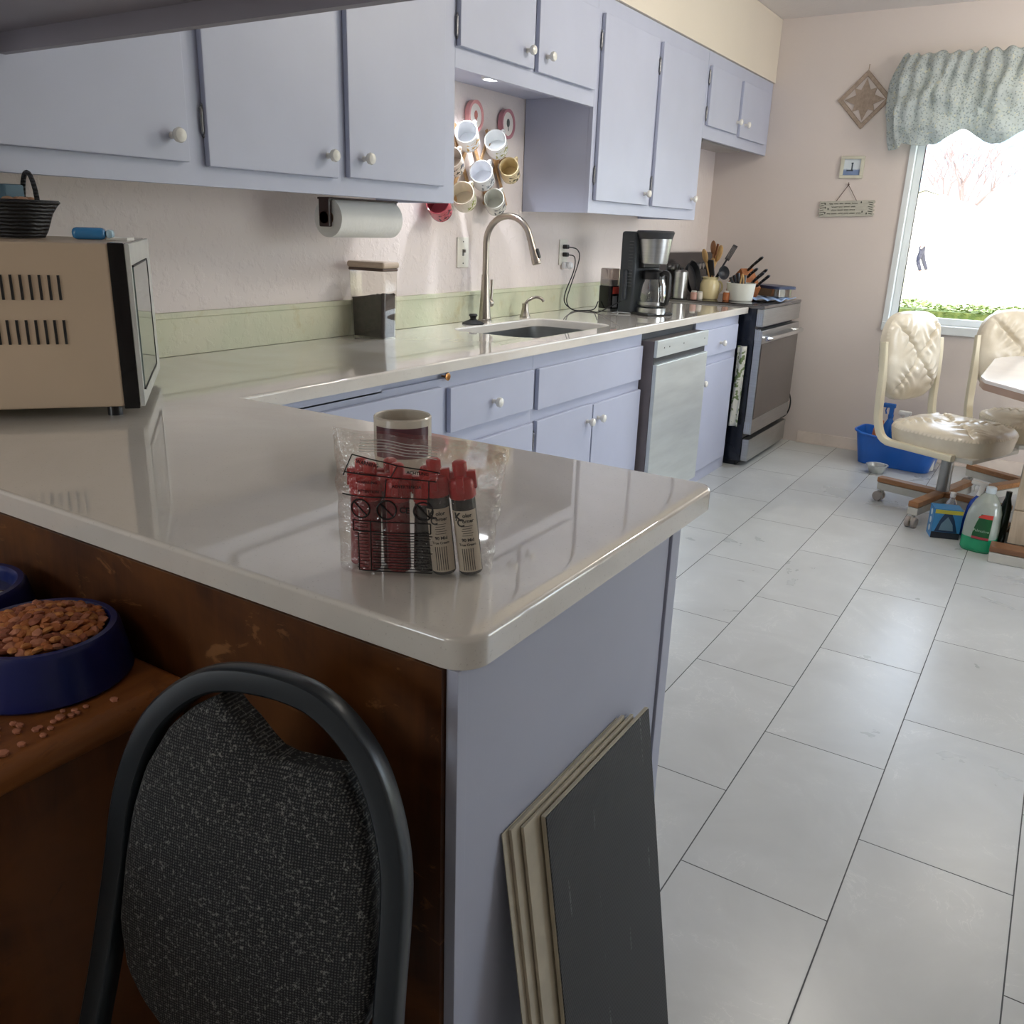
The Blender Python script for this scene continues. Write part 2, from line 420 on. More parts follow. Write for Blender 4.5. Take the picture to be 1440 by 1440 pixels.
# cabinet hanging over the peninsula (its underside crosses the top left of the view)
c5 = thing('hanging_cabinet', 'grey shaded underside of cabinet hung over the peninsula, top left corner', 'cabinet')
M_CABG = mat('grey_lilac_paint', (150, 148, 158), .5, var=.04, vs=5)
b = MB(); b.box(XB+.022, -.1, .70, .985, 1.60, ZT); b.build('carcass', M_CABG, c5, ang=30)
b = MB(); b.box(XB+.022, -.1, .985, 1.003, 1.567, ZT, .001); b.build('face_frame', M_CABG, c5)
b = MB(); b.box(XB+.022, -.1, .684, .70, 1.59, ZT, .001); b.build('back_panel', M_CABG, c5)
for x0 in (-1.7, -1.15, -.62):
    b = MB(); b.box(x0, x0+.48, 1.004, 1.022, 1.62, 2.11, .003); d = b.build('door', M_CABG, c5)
# cooker hood filter strip / light under c4
b = MB(); b.box(-2.0, -1.84, 4.80, 5.45, 1.765, 1.7995, .01); o = b.build('under_cabinet_light', mat('grey_vinyl', (150, 146, 146), .4)); tag(o, 'grey strip light fixed below small cabinet over the range', 'light')

# base cabinets
b1 = thing('base_cabinet', 'lilac base cabinet with one knobbed drawer nearest the peninsula', 'cabinet')
XFb = XF-.0
b = MB()
b.box(XWc, XF-.02, 1.28, 2.594, .09, ZCB-.001); b.box(XF-.02, XF, 1.20, 2.0995, .0, .855, .001); b.box(XF-.02, XF, 2.099, 2.594, .0, ZCB-.001, .001)
b.box(XF-.02, XF-.0, 1.20, 1.79, .85, ZCB-.001); b.box(XWc, XF-.05, 1.28, 2.594, 0, .09)
b.build('carcass', M_CAB, b1, ang=30)
b = MB(); b.box(XF-.035, XF-.012, 1.80, 2.36, .852, ZCB-.002, .001); cb = b.build('pull_out_board', M_CAB, b1)
b = MB(); b.lathe([(0, 0), (.003, 0), (.003, .012), (.011, .02), (.012, .024), (0, .027)], 16, T(XF-.012, 2.08, .86) @ R(90, 'Y')); o = b.build('brass_knob', mat('aged_brass', (190, 140, 90), .25, 1), cb)
tag(o, 'small copper-coloured knob')
door(1.30, 2.045, .20, .835, XF, b1)
door(2.085, 2.577, .686, .826, XF, b1, 'drawer_front', kn=(2.318, .752))
door(2.12, 2.582, .12, .636, XF, b1, hg=1)
b2 = thing('base_cabinet', 'lilac sink base cabinet with false drawer front and paired doors', 'cabinet')
b = MB(); b.box(XWc, XF-.02, 2.596, 3.513, .09, .66); b.box(XF-.02, XF, 2.595, 3.513, 0, ZCB-.001, .0015); b.box(XWc, XF-.05, 2.6, 3.51, 0, .09); b.build('carcass', M_CAB, b2, ang=30)
door(2.61, 3.495, .676, .824, XF, b2, 'false_drawer_front')
door(2.609, 3.043, .11, .638, XF, b2, kn=(2.998, .572), hg=-1)
door(3.052, 3.503, .11, .632, XF, b2, kn=(3.093, .572))
b3 = thing('base_cabinet', 'narrow lilac base cabinet between dishwasher and range', 'cabinet')
b = MB(); b.box(XWc, XF-.02, 4.163, 4.819, .0, ZCB-.001); b.box(XF-.02, XF, 4.163, 4.82, .0, ZCB-.001, .0015); b.build('carcass', M_CAB, b3, ang=30)
door(4.215, 4.775, .69, .828, XF, b3, 'drawer_front', kn=(4.495, .748))
door(4.215, 4.765, .075, .645, XF, b3, kn=(4.265, .56))
# peninsula
p = thing('peninsula_cabinet', 'peninsula base with lilac end panel and scuffed brown wooden back', 'cabinet')
M_PWOOD = woodmat('stained_plywood', (88, 50, 22), (56, 30, 12), 2, .4, 6, patch=((104, 62, 26), (150, 104, 64)))
b = MB(); b.box(XF+.002, XP-.03, YP1+.012, 1.15, .0, ZCB-.001); b.build('carcass', M_CAB, p)
b = MB(); b.box(XP-.03, XP-.018, YP1+.001, 1.142, .002, ZCB-.001, .002); b.box(XP-.021, XP-.015, YP1+.001, YP1+.018, .002, ZCB-.001, .001)
o = b.build('end_panel', M_CAB, p)
b = MB(); b.box(XP-.05, XP-.014, 1.144, 1.176, .002, ZCB-.001, .002); b.build('corner_stile', M_CAB, p)
b = MB(); b.box(-2.257, XP-.0305, YP1-.005, YP1+.011, .002, ZCB-.001); b.box(-2.25, -1.27, YP1-.012, YP1-.005, .002, ZCB-.004, .002)
b.build('back_panel', M_PWOOD, p, ang=30)
# counter top
def countertop():
    P = []
    def rc(cx, cy, r, a, n=8): return [(cx+r*cos(rad(a+90*i/n)), cy+r*sin(rad(a+90*i/n))) for i in range(n+1)]
    r = .035
    P += [(XW+.002, YP1-.002)]
    P += rc(XP-r, YP1-.002+r, r, -90); P += rc(XP-r, YP2-r, r, 0)
    P += [(XC, YP2)]; P += [(XC, YE-.004), (XW+.002, YE-.004)]
    hole = rrect(-1.985, -1.605, 2.685, 3.365, .085, 8)
    bm = bmesh.new()
    out = [bm.verts.new((x, y, ZC)) for x, y in P]; inn = [bm.verts.new((x, y, ZC)) for x, y in hole]
    eo = [bm.edges.new((out[i], out[(i+1) % len(out)])) for i in range(len(out))]
    ei = [bm.edges.new((inn[i], inn[(i+1) % len(inn)])) for i in range(len(inn))]
    bmesh.ops.triangle_fill(bm, use_beauty=True, use_dissolve=False, edges=eo+ei)
    fs = list(bm.faces)
    r_ = bmesh.ops.extrude_face_region(bm, geom=fs)
    vs = [v for v in r_['geom'] if isinstance(v, bmesh.types.BMVert)]
    bmesh.ops.translate(bm, verts=vs, vec=(0, 0, -(ZC-ZCB)))
    bmesh.ops.recalc_face_normals(bm, faces=bm.faces)
    rim = [e for e in bm.edges if abs(e.verts[0].co.z-ZC) < 1e-6 and abs(e.verts[1].co.z-ZC) < 1e-6 and any(abs(f.normal.z) < .5 for f in e.link_faces)]
    bmesh.ops.bevel(bm, geom=rim, offset=.006, segments=3, affect='EDGES', profile=.5)
    B = MB(); B.b.free(); B.b = bm
    return B.build('countertop', M_QUARTZ, ang=35)
o = countertop(); tag(o, 'glossy white stone worktop running along the wall and round the peninsula', 'countertop')
# backsplash strip
b = MB(); b.box(XW+.001, XW+.011, YP1+.02, 4.83, ZC+.0005, 1.034, .002); b.box(XW+.001, XW+.016, YP1+.02, 4.83, 1.019, 1.036, .003)
tag(b.build('backsplash', M_BS), 'old pale green painted backsplash strip behind the counter', 'backsplash')
# sink
s = thing('kitchen_sink', 'undermount stainless steel sink set in the white counter', 'sink', (-1.795, 3.025, ZCB))
def basin(u, v):
    # rounded rect rings going down
    ring = [(0.0, 0.0), (.0, -.16), (.03, -.185), (.12, -.19), (.19, -.192)]
    k = v*(len(ring)-1); i = min(int(k), len(ring)-2); f = k-i
    ins = ring[i][0]*(1-f)+ring[i+1][0]*f; z = ring[i][1]*(1-f)+ring[i+1][1]*f
    P = rrect(-.195+min(ins, .17), .195-min(ins, .17), -.345+ins, .345-ins, max(.09-ins*.3, .015), 8)
    q = P[int(round(u*len(P))) % len(P)]; return (q[0], q[1], z)
b = MB(); b.grid(basin, 36, 16, closeu=True)
P1 = rrect(-.195, .195, -.345, .345, .09, 8); P2 = rrect(-.215, .215, -.365, .365, .1, 8)
vs = []
for i in range(36):
    j = (i+1) % 36; b.quad((*P1[i], 0), (*P1[j], 0), (*P2[j], 0), (*P2[i], 0))
b.build('basin', M_STEEL, s, loc=(0, 0, -.0005))
b = MB(); b.cyl(.04, -.19, -.186, 24); b.cyl(.03, -.186, -.180, 24); b.build('drain', M_STEEL, s)
# faucet
f = thing('faucet', 'tall gooseneck pull-down faucet in brushed nickel behind the sink', 'faucet', (-2.045, 3.03, ZC))
b = MB(); b.lathe([(0, 0), (.029, 0), (.029, .01), (.026, .012), (.026, .02), (.0245, .022), (.0185, .12), (.0155, .185), (.0155, .19)], 24); b.build('body', M_NICKEL, f)
b = MB(); pts = [(0, 0, .185), (0, 0, .295)] + [(.105-.105*cos(rad(a)), 0, .315+.105*sin(rad(a))) for a in range(0, 166, 11)]
b.tube(pts, .0128, 14); b.build('spout', M_NICKEL, f)
e = Vector(pts[-1]); d = (Vector(pts[-1])-Vector(pts[-2])).normalized()
b = MB(); b.lathe([(0, 0), (.0135, 0), (.014, .006), (.0125, .01), (.0165, .07), (.019, .098), (.0175, .106), (0, .107)], 20, frame(e, (0, 1, 0), d)); sh = b.build('spray_head', M_NICKEL, f)
b = MB(); b.box(-.007, .007, .014, .023, .05, .088, .003, M=frame(e, (0, 1, 0), d)); b.build('spray_button', M_BLACK, sh)
b = MB(); b.ball(.018, (0, .036, .075)); b.tube([(0, .012, .075), (0, .038, .075)], .012, 12); b.tube([(0, .044, .08), (0, .05, .12), (-.004, .056, .168)], [.0065, .0055, .008], 10); b.build('lever_handle', M_NICKEL, f)
d_ = thing('soap_dispenser', 'small brushed nickel soap dispenser beside the faucet', 'soap dispenser', (-2.035, 3.335, ZC))
b = MB(); b.lathe([(0, 0), (.024, 0), (.024, .006), (.02, .012), (.016, .03), (.014, .045), (.0145, .06), (0, .062)], 20); b.build('base', M_NICKEL, d_)
b = MB(); b.tube(smoothpath([(0, 0, .058), (.012, .01, .075), (.035, .03, .088), (.055, .045, .082), (.063, .052, .070)], 4), .0068, 10); b.build('nozzle', M_NICKEL, d_)
s_ = thing('sink_strainer', 'black rubber sink stopper lying left of the faucet', 'sink stopper', (-2.03, 2.925, ZC))
b = MB(); b.lathe([(0, 0), (.044, 0), (.045, .004), (.03, .012), (.018, .016), (.012, .02), (.013, .028), (.018, .034), (.015, .04), (0, .041)], 24); b.build('stopper_disc', mat('black_rubber', (30, 30, 32), .6), s_)
# dishwasher
XD = -1.482
dw = thing('dishwasher', 'stainless dishwasher standing proud of the lilac cabinets', 'dishwasher', (0, 0, 0))
M_DWS = mat('grey_dishwasher_side', (120, 112, 112), .45, .3)
b = MB(); b.box(-2.05, XF-.01, 3.525, 4.150, .08, .868); b.box(-1.60, XF-.005, 3.525, 4.15, .868, .876); b.build('tub', M_BLACK, dw)
b = MB(); b.box(XF-.008, XD-.004, 3.522, 4.152, .1, .842, .002); b.build('door_liner', M_DWS, dw)
b = MB(); b.box(XD-.004, XD+.016, 3.522, 4.152, .095, .742, .004)
M_DW = mat('satin_steel', (216, 222, 220), .36, .55, var=.05, vs=3, aniso=(1, 1, 8)); b.build('door_panel', M_DW, dw)
b = MB(); b.box(XD-.004, XD+.012, 3.522, 4.152, .772, .846, .003); cp = b.build('control_panel', M_DW, dw)
b = MB(); b.box(XD-.012, XD-.002, 3.524, 4.150, .742, .772); b.build('pocket_handle', mat('dark_pocket', (70, 72, 74), .4, .5), dw)
for y in (3.60, 3.66, 3.83, 4.10):
    b = MB(); b.cyl(.0035, 0, .0008, 12, T(XD+.012, y, .81) @ R(90, 'Y')); b.build('indicator', M_INK, cp)
b = MB(); b.box(-1.60, XF-.03, 3.53, 4.15, .0, .094); b.build('toe_kick', M_BLACK, dw)
# range
XRF = -1.44
rg = thing('electric_range', 'freestanding stainless range with black sides by the far wall', 'stove', (0, 0, 0))
Y0, Y1 = 4.872, 5.634
M_BSIDE = mat('navy_black_enamel', (24, 30, 44), .22, var=.2, vs=5, aniso=(1, 8, .6))
b = MB(); b.box(-2.10, XRF-.02, Y0, Y1, .03, .905, .003); b.box(-2.05, XRF-.05, Y0+.02, Y1-.02, 0.0, .03); b.build('body', M_BSIDE, rg)
b = MB(); b.box(-2.10, XRF+.022, Y0-.004, Y1+.004, .906, .924, .004); b.build('cooktop', mat('cooktop_grey', (120, 118, 118), .2, .6), rg)
b = MB(); b.box(-2.09, XRF-.06, Y0+.02, Y1-.02, .9245, .928, .001); g = b.build('glass_hob', M_BLACKG, rg)
b = MB(); b.box(XRF-.018, XRF+.022, Y0, Y1, .81, .905, .004); b.build('front_rail', M_STEEL, rg)
b = MB(); b.box(XRF-.018, XRF+.026, Y0, Y1, .195, .79, .005); dr = b.build('oven_door', M_STEEL, rg)
b = MB(); b.box(XRF+.0262, XRF+.029, Y0+.004, Y1-.004, .285, .715, .001); b.build('oven_window', mat('smoked_glass', (92, 84, 78), .12, .3), dr)
b = MB()
for y in (Y0+.07, Y1-.07): b.tube([(XRF+.02, y, .745), (XRF+.062, y, .745)], .01, 8)
b.tube(smoothpath([(XRF+.046, Y0+.015, .745), (XRF+.062, Y0+.08, .745), (XRF+.068, (Y0+Y1)/2, .745), (XRF+.062, Y1-.08, .745), (XRF+.046, Y1-.015, .745)], 5), .0125, 12); b.build('handle', mat('bright_chrome', (225, 228, 230), .12, 1), dr)
for z0 in (.82, .735, .205):
    for k in range(3):
        b = MB(); b.box(XRF-.017+k*.012, XRF-.011+k*.012, Y0-.0015, Y0+.0005, z0, z0+.06, .0005); b.build('side_vent', mat('pale_trim', (190, 196, 204), .3, .6), rg)
b = MB(); b.box(XRF-.018, XRF+.022, Y0, Y1, .035, .165, .004); b.build('storage_drawer', M_STEEL, rg)
b = MB(); b.box(-2.105, -2.02, Y0, Y1, .925, 1.185, .008); bg = b.build('backguard', mat('dark_steel', (96, 94, 96), .25, .9), rg)
for k in range(5):
    b = MB(); b.lathe([(0, 0), (.02, 0), (.018, .02), (0, .022)], 16, T(-2.02, Y0+.09+k*.055+(.3 if k > 1 else 0), 1.10) @ R(90, 'Y')); b.build('control_knob', M_STEEL, bg)
b = MB(); b.tube(smoothpath([(XRF+.0, Y1+.012, .38), (XRF+.03, Y1+.03, .28), (XRF+.02, Y1+.025, .2), (XRF-.02, Y1+.01, .16)], 5), .005, 8)
b.build('power_cord', M_BLACK, rg)
# dish towel hanging between cabinet and range
b = MB()
def tw(u, v): return (-1.548+.02*u+.004*sin(v*9), 4.838+.006*sin(u*9+v*3), .76-.52*v) if True else 0
b.grid(lambda u, v: (XF+.006+.05*u, 4.842+.008*sin(u*7+v*4)-.0, .70-.46*v), 8, 20)
t = NT('printed_tea_towel'); v_ = t.coord(); c = t.mix(t.ramp(t.noise(v_, 34, 2), .55, .6), lin((226, 228, 220)), lin((120, 140, 96))); t.link(c, t.bsdf.inputs['Base Color']); t.bsdf.inputs['Roughness'].default_value = .9
o = b.build('tea_towel', t.m); md = o.modifiers.new('thick', 'SOLIDIFY'); md.thickness = .003; tag(o, 'white tea towel with green print hanging by the range side', 'towel')
# recessed puck light over the mugs
pk = thing('puck_light', 'round white lit puck light under the short cabinet', 'light', (-1.93, 2.87, ZS+.0395))
b = MB(); b.lathe([(0, 0), (.036, 0), (.036, -.009), (.03, -.012), (.028, -.009)], 28); b.build('housing', M_WHITE, pk)
b = MB(); b.lathe([(0, -.0075), (.028, -.0075), (.027, -.0095), (0, -.011)], 24); b.build('lens', mat('lit_lens', (245, 248, 255), .4, emit=((240, 246, 255), 14)), pk)
# ------------------------------------------------------------------ things on the counter
M_BEIGE = mat('beige_steel', (196, 176, 152), .38, var=.05, vs=3)
mw = thing('microwave', 'beige vented microwave turned diagonally across the counter corner', 'microwave')
mwM = Matrix(((-.77, -.64, 0, -1.488), (.64, -.77, 0, 1.014), (0, 0, 1, ZC), (0, 0, 0, 1)))  # local x: along the front, local y: towards the back
mw.matrix_world = mwM
MW_, MD_, MH0, MH1 = .46, .40, .022, .325
M_MWSIDE = M_BEIGE
b = MB(); b.box(.0, MW_, .026, MD_, MH0, MH1, .006); body = b.build('casing', M_BEIGE, mw)
b = MB(); b.tube([(0, 0, -.022), (0, 0, .022)], .0024, 6); vs0 = b.build('vent_slot', M_INK, body)
for row, z in enumerate((.245, .165)):
    for k in range(16):
        o = vs0 if row+k == 0 else vs0.copy()
        if row+k: COL.objects.link(o)
        o.location = (-.0006, .115+k*.0155, z)
b = MB(); b.box(-.001, MW_+.001, .0, .028, MH0-.004, MH1+.001, .002); b.build('front_bezel', M_BLACKG, mw)
b = MB(); b.box(0, MW_, -.010, .0, MH0, MH1, .003); dd = b.build('door', mat('pale_door', (196, 198, 194), .25), mw)
b = MB(); b.box(.012, MW_-.13, -.0125, -.0098, MH0+.035, MH1-.04, .001); b.build('window', mat('grey_mirror_glass', (132, 150, 146), .05, .7), dd)
b = MB()
for x0, x1, z0, z1 in ((.008, MW_-.126, MH1-.042, MH1-.039), (.008, MW_-.126, MH0+.032, MH0+.036), (MW_-.129, MW_-.125, MH0+.032, MH1-.039)): b.box(x0, x1, -.0135, -.0097, z0, z1)
b.build('window_border', M_INK, dd)
b = MB()
for x in (.04, MW_-.04):
    for y in (.05, MD_-.05): b.cyl(.014, 0, MH0+.001, 14, T(x, y, 0))
b.build('feet', M_BLACK, mw)
zt = ZC+MH1
# basket with handle
bk = thing('wicker_basket', 'black woven basket with hoop handle on top of the microwave', 'basket', (-1.772, .985, zt+.002))
t = NT('black_wicker'); v = t.coord('Object', (1, 1, 1)); w1 = t.node('ShaderNodeTexWave'); w1.inputs['Scale'].default_value = 46; w1.bands_direction = 'Z'; w1.inputs['Distortion'].default_value = 3; t.link(v, w1.inputs[0])
t.link(t.mix(w1.outputs['Fac'], lin((10, 11, 14)), lin((38, 40, 46))), t.bsdf.inputs['Base Color']); t.bsdf.inputs['Roughness'].default_value = .5; t.bump(w1.outputs['Fac'], .8, .004); MATS['black_wicker'] = t.m
b = MB(); b.lathe([(0, .002), (.043, 0), (.05, .012), (.062, .045), (.072, .06), (.078, .066), (.075, .07), (.066, .064), (.056, .045), (.045, .012), (0, .008)], 28); b.build('bowl', MATS['black_wicker'], bk)
b = MB(); b.tube([(.062*cos(rad(a)), .02, .062+.058*sin(rad(a))) for a in range(0, 181, 12)], .0048, 8, M=R(-12, 'Z') @ T(.02, 0, 0) @ Matrix.Diagonal((.62, 1, 1, 1))); b.build('handle', MATS['black_wicker'], bk)
b = MB(); b.box(-.03, .0, -.02, .02, .062, .098, .004); b.build('blue_packet', mat('slate_blue_card', (74, 108, 128), .5), bk)
b = MB()
for k in range(7): b.ball(.014, (.012+.012*cos(k*1.7), .02*sin(k*2.1), .066), (1.2, .8, .7), 10)
b.build('wrapped_sweets', mat('tan_wrapper', (190, 150, 120), .4), bk)
ph = thing('blue_plastic_case', 'translucent blue plastic case lying on the microwave', 'case', (-1.69, 1.085, zt), rz=50)
b = MB(); b.box(-.036, .026, -.02, .02, .001, .024, .009, seg=3); b.build('blue_shell', mat('sky_blue_plastic', (58, 132, 190), .15, coat=.4), ph)
b = MB(); b.box(.026, .040, -.018, .018, .0035, .021, .006); b.build('clear_cap', mat('ice_plastic', (176, 208, 226), .15), ph)
o = MB(); o.box(-.022, .022, -.02, .02, 0, .006, .0015); n = o.build('folded_paper', M_WHITE); n.location = (-1.66, 1.125, zt+.0005); n.rotation_euler = (0, 0, rad(35)); tag(n, 'folded white paper behind the blue case on the microwave', 'paper')
# canister
cn = thing('food_canister', 'clear square canister of dark grounds with beige lid', 'canister', (-2.02, 2.31, ZC+.0005), rz=2)
b = MB()
def can(u, v):
    P = rrect(-.070, .070, -.038, .038, .012, 4); P = [(x*(1+.10*v), y*(1+.10*v)) for x, y in P]
    q = P[int(round(u*len(P))) % len(P)]; return (q[0], q[1], .222*v)
b.grid(can, 20, 6, closeu=True); P_ = rrect(-.070, .070, -.038, .038, .012, 4); b.prism(P_, 0, .004)
b.build('clear_body', clearmat('clear_acrylic', tint=(244, 242, 238), amount=.12, bodyamt=.02), cn)
b = MB()
def gr(u, v):
    P = rrect(-.066, .066, -.034, .034, .01, 4); z = .004+v*.131
    k = int(round(u*len(P))) % len(P); x, y = P[k]; s_ = 1+.06*v
    if v > .99: z += .012*noise.noise(Vector((x*40, y*40, 1)))+(.012 if x > 0 else -.004)
    return (x*s_, y*s_, z)
b.grid(gr, 20, 8, closeu=True)
b.grid(lambda u, v: ((u-.5)*.139, (v-.5)*.071, .132+.011*noise.noise(Vector((u*5, v*4, 3)))+(.012 if u > .5 else -.004)), 14, 8)
g = b.build('coffee_grounds', mat('ground_coffee', (62, 54, 52), .9, var=.25, vs=60, bump=.6, bs=160), cn)
b = MB(); b.box(-.080, .080, -.045, .045, .232, .253, .008, seg=3); b.build('lid', mat('beige_lid', (196, 176, 156), .35), cn)
b = MB(); b.box(-.075, .075, -.041, .041, .2225, .232, .003); b.build('seal_ring', mat('brown_seal', (96, 76, 66), .5), cn)
# mug on peninsula behind the bag
def mug_parts(root, r, h, m_out, m_in=None, handle=True, band=None, hside=0, M=None):
    b = MB(); b.lathe([(0, .003), (r*.86, 0), (r*.93, .004), (r, .02), (r, h), (r-.002, h+.002), (r-.004, h), (r-.004, .012), (0, .008)], 32, M)
    cup = b.build('cup', m_out, root)
    if handle:
        b = MB(); Mh = (M or Matrix.Identity(4)) @ R(hside, 'Z')
        b.tube([(r-.004+.032*sin(rad(a)), 0, h*.5+h*.33*cos(rad(a))) for a in range(0, 181, 15)], .0052, 8, M=Mh); b.build('handle', m_out, root)
    if band:
        b = MB(); b.lathe([(r+.0006, h*.25), (r+.0006, h*.86)], 20, (M or Matrix.Identity(4)) @ R(band[1], 'Z'), a0=rad(-60), a1=rad(60)); b.build('printed_band', band[0], root)
    return cup
mg = thing('coffee_mug', 'cream mug with dark maroon band behind the plastic bag', 'mug', (-.872, 1.062, ZC+.0005))
mug_parts(mg, .0465, .081, mat('cream_glaze', (206, 198, 184), .2, var=.02), band=(mat('maroon_print', (84, 44, 54), .3), -52), hside=110)
# paper towel
pt = thing('paper_towel_roll', 'white paper towel roll held below the lilac cabinet', 'paper towels', (-1.925, 1.985, 1.302))
M_PAPER = mat('embossed_paper', (232, 232, 228), .9, var=.02, bump=.5, bs=90)
b = MB(); b.lathe([(.02, .018), (.056, .018), (.056, .300), (.02, .300)], 36, R(-90, 'X')); b.build('roll', M_PAPER, pt)
b = MB(); b.lathe([(.0195, .017), (.0215, .017), (.0215, .301), (.0195, .301)], 24, R(-90, 'X')); b.build('cardboard_core', mat('brown_card', (150, 116, 84), .8), pt)
M_BRK = mat('dark_brown_plastic', (52, 28, 24), .3)
for y0 in (.0, .302):
    b = MB(); b.box(-.021, .021, y0, y0+.014, -.026, .058, .004); b.cyl(.018, 0, .02, 16, T(0, y0+(0 if y0 > .1 else -.0), 0) @ R(-90 if y0 < .1 else 90, 'X')); b.build('bracket', M_BRK, pt)
b = MB(); b.box(-.024, .024, .0, .316, .052, .058, .001); b.build('mounting_plate', M_BRK, pt)
# outlets
def plate(name, y, z, label, cat, w=.078, h=.118):
    t_ = thing(name, label, cat, (XW+.0005, y, z))
    b = MB(); b.box(.0, .0055, -w/2, w/2, -h/2, h/2, .002); b.build('cover_plate', mat('ivory_plate', (226, 222, 210), .3), t_); return t_
sw = plate('toggle_switch', 2.965, 1.19, 'ivory toggle switch plate on the wall left of the faucet', 'light switch')
b = MB(); b.box(.005, .0065, -.006, .006, -.013, .013); b.box(.006, .017, -.004, .004, .0, .012, .001); b.build('toggle', mat('grey_toggle', (120, 116, 110), .4), sw)
b = MB(); [b.cyl(.0028, 0, .001, 10, T(.0055, 0, z) @ R(90, 'Y')) for z in (.042, -.042)]; b.build('screws', M_INK, sw)
ou = plate('wall_outlet', 3.80, 1.187, 'ivory wall outlet with two black plugs and white nightlight', 'outlet')
b = MB()
for z in (.026, -.010): b.box(.0055, .030, -.013, .013, z-.010, z+.010, .004)
b.build('plugs', M_BLACK, ou)
b = MB(); b.box(.0055, .03, -.02, .02, -.075, -.045, .008); b.lathe([(0, 0), (.014, .002), (.018, .015), (.012, .026), (0, .03)], 14, T(.03, 0, -.06) @ R(90, 'Y')); b.build('nightlight', mat('frosted_white', (232, 234, 238), .25), ou)
cd = MB()
cd.tube(smoothpath([(XW+.03, 3.80, 1.213), (XW+.06, 3.84, 1.20), (XW+.06, 3.86, 1.15), (XW+.05, 3.80, 1.02), (XW+.05, 3.775, .96), (XW+.07, 3.80, .9205), (XW+.13, 3.84, .919), (XW+.15, 3.88, .926), (XW+.155, 3.905, .96)], 6), .0028, 7)
o = cd.build('power_cord', M_BLACK); tag(o, 'black cord drooping from the upper socket to the coffee grinder', 'cord')
cd = MB()
cd.tube(smoothpath([(XW+.03, 3.80, 1.177), (XW+.052, 3.83, 1.165), (XW+.05, 3.83, 1.10), (XW+.04, 3.775, 1.0), (XW+.045, 3.77, .95), (XW+.09, 3.79, .919), (XW+.14, 3.83, .919), (XW+.21, 3.80, .919), (XW+.25, 3.82, .94), (XW+.30, 3.862, .975)], 6), .0028, 7)
o = cd.build('power_cord', M_BLACK); tag(o, 'black cord looping from the lower socket to the coffee maker', 'cord')
# coffee grinder
gd = thing('coffee_grinder', 'small black coffee grinder with clear top and red label', 'coffee grinder', (-1.925, 3.945, ZC+.0005), rz=-20)
b = MB(); b.prism(rrect(-.042, .042, -.040, .040, .02, 5), 0, .122, bev=.004); b.build('motor_body', M_BLACKG, gd)
b = MB(); b.prism(rrect(-.0425, .0425, -.0405, .0405, .02, 5), .002, .014); b.build('base_ring', M_STEEL, gd)
b = MB(); b.prism(rrect(-.040, .040, -.038, .038, .02, 5), .122, .204, bev=.006); b.build('clear_top', clearmat('smoked_acrylic', tint=(196, 186, 180), amount=.4, bodyamt=.1), gd)
b = MB(); b.prism(rrect(-.032, .032, -.030, .030, .014, 4), .1225, .150); b.build('grinding_cup', M_STEEL, gd)
b = MB(); b.box(.0422, .0432, -.018, .03, .085, .118, .0003); b.build('red_label', mat('red_label', (206, 74, 60), .4), gd)
b = MB(); b.box(.0422, .0445, -.016, .014, .02, .075, .001); b.build('switch_plate', mat('grey_panel', (140, 142, 146), .3), gd)
# coffee maker
cm = thing('coffee_maker', 'black and steel drip coffee maker at the counter end', 'coffee maker', (-1.725, 3.948, ZC+.0005), rz=-22)
b = MB(); b.box(-.112, -.012, -.088, .088, .0, .378, .012, seg=3); tower = b.build('tower', mat('slate_black_plastic', (58, 64, 70), .4), cm)
for k in range(15):
    b = MB(); b.tube([(-.050, -.0888, .130+k*.0145), (-.022, -.0888, .130+k*.0145)], .0017, 5); b.build('vent_slot', mat('vent_grey', (100, 106, 112), .4), tower)
b = MB(); b.prism([(x, y) for x, y in rrect(-.012, .012, -.075, .075, .011, 6)], -.0885, -.084, M=T(-.062, 0, .135) @ R(90, 'X') @ Matrix.Diagonal((1, 1, -1, 1)) @ T(0, 0, 0)) if False else b.box(-.074, -.050, -.0915, -.086, .062, .205, .011, seg=3)
b.build('water_gauge', mat('gauge_grey', (92, 98, 106), .2), tower)
b = MB(); b.box(-.10, .10, -.084, .084, .0, .012, .004); b.cyl(.068, .012, .034, 32, T(.035, 0, 0), bev=.003); b.build('base', M_BLACK, cm)
b = MB(); b.lathe([(.0695, .006), (.0695, .034)], 32, T(.035, 0, 0)); b.build('base_band', M_STEEL, cm)
b = MB(); b.lathe([(0, .236), (.06, .236), (.064, .240), (.078, .345), (.078, .348)], 36, T(.03, 0, 0)); b.build('steel_basket', M_STEEL, cm)
b = MB(); b.lathe([(0, .346), (.080, .346), (.082, .352), (.090, .376), (.084, .384), (0, .386)], 36, T(.026, 0, 0)); b.build('brew_lid', mat('charcoal_plastic', (52, 54, 58), .35), cm)
b = MB(); b.box(-.03, .02, -.055, .055, .2135, .345, .008); b.build('brew_neck', M_BLACK, cm)
cf = thing('coffee_carafe', 'empty glass carafe with black handle in the coffee maker', 'carafe', tuple(Matrix.Translation((-1.725, 3.948, ZC)) @ R(-22, 'Z') @ Vector((.036, 0, .035))), rz=-22)
b = MB(); b.lathe([(0, .001), (.058, .0), (.064, .006), (.067, .05), (.062, .10), (.050, .135), (.047, .15)], 32); b.build('glass_jug', clearmat('carafe_glass', tint=(210, 212, 210), amount=.5, bodyamt=.08, body=(90, 90, 90)), cf)
b = MB(); b.lathe([(.0655, .012), (.0672, .014), (.0672, .026), (.0655, .028)], 32); b.build('steel_band', M_STEEL, cf)
b = MB(); b.lathe([(.0485, .13), (.052, .132), (.051, .162), (.04, .172), (0, .176)], 28); b.build('lid', M_BLACK, cf)
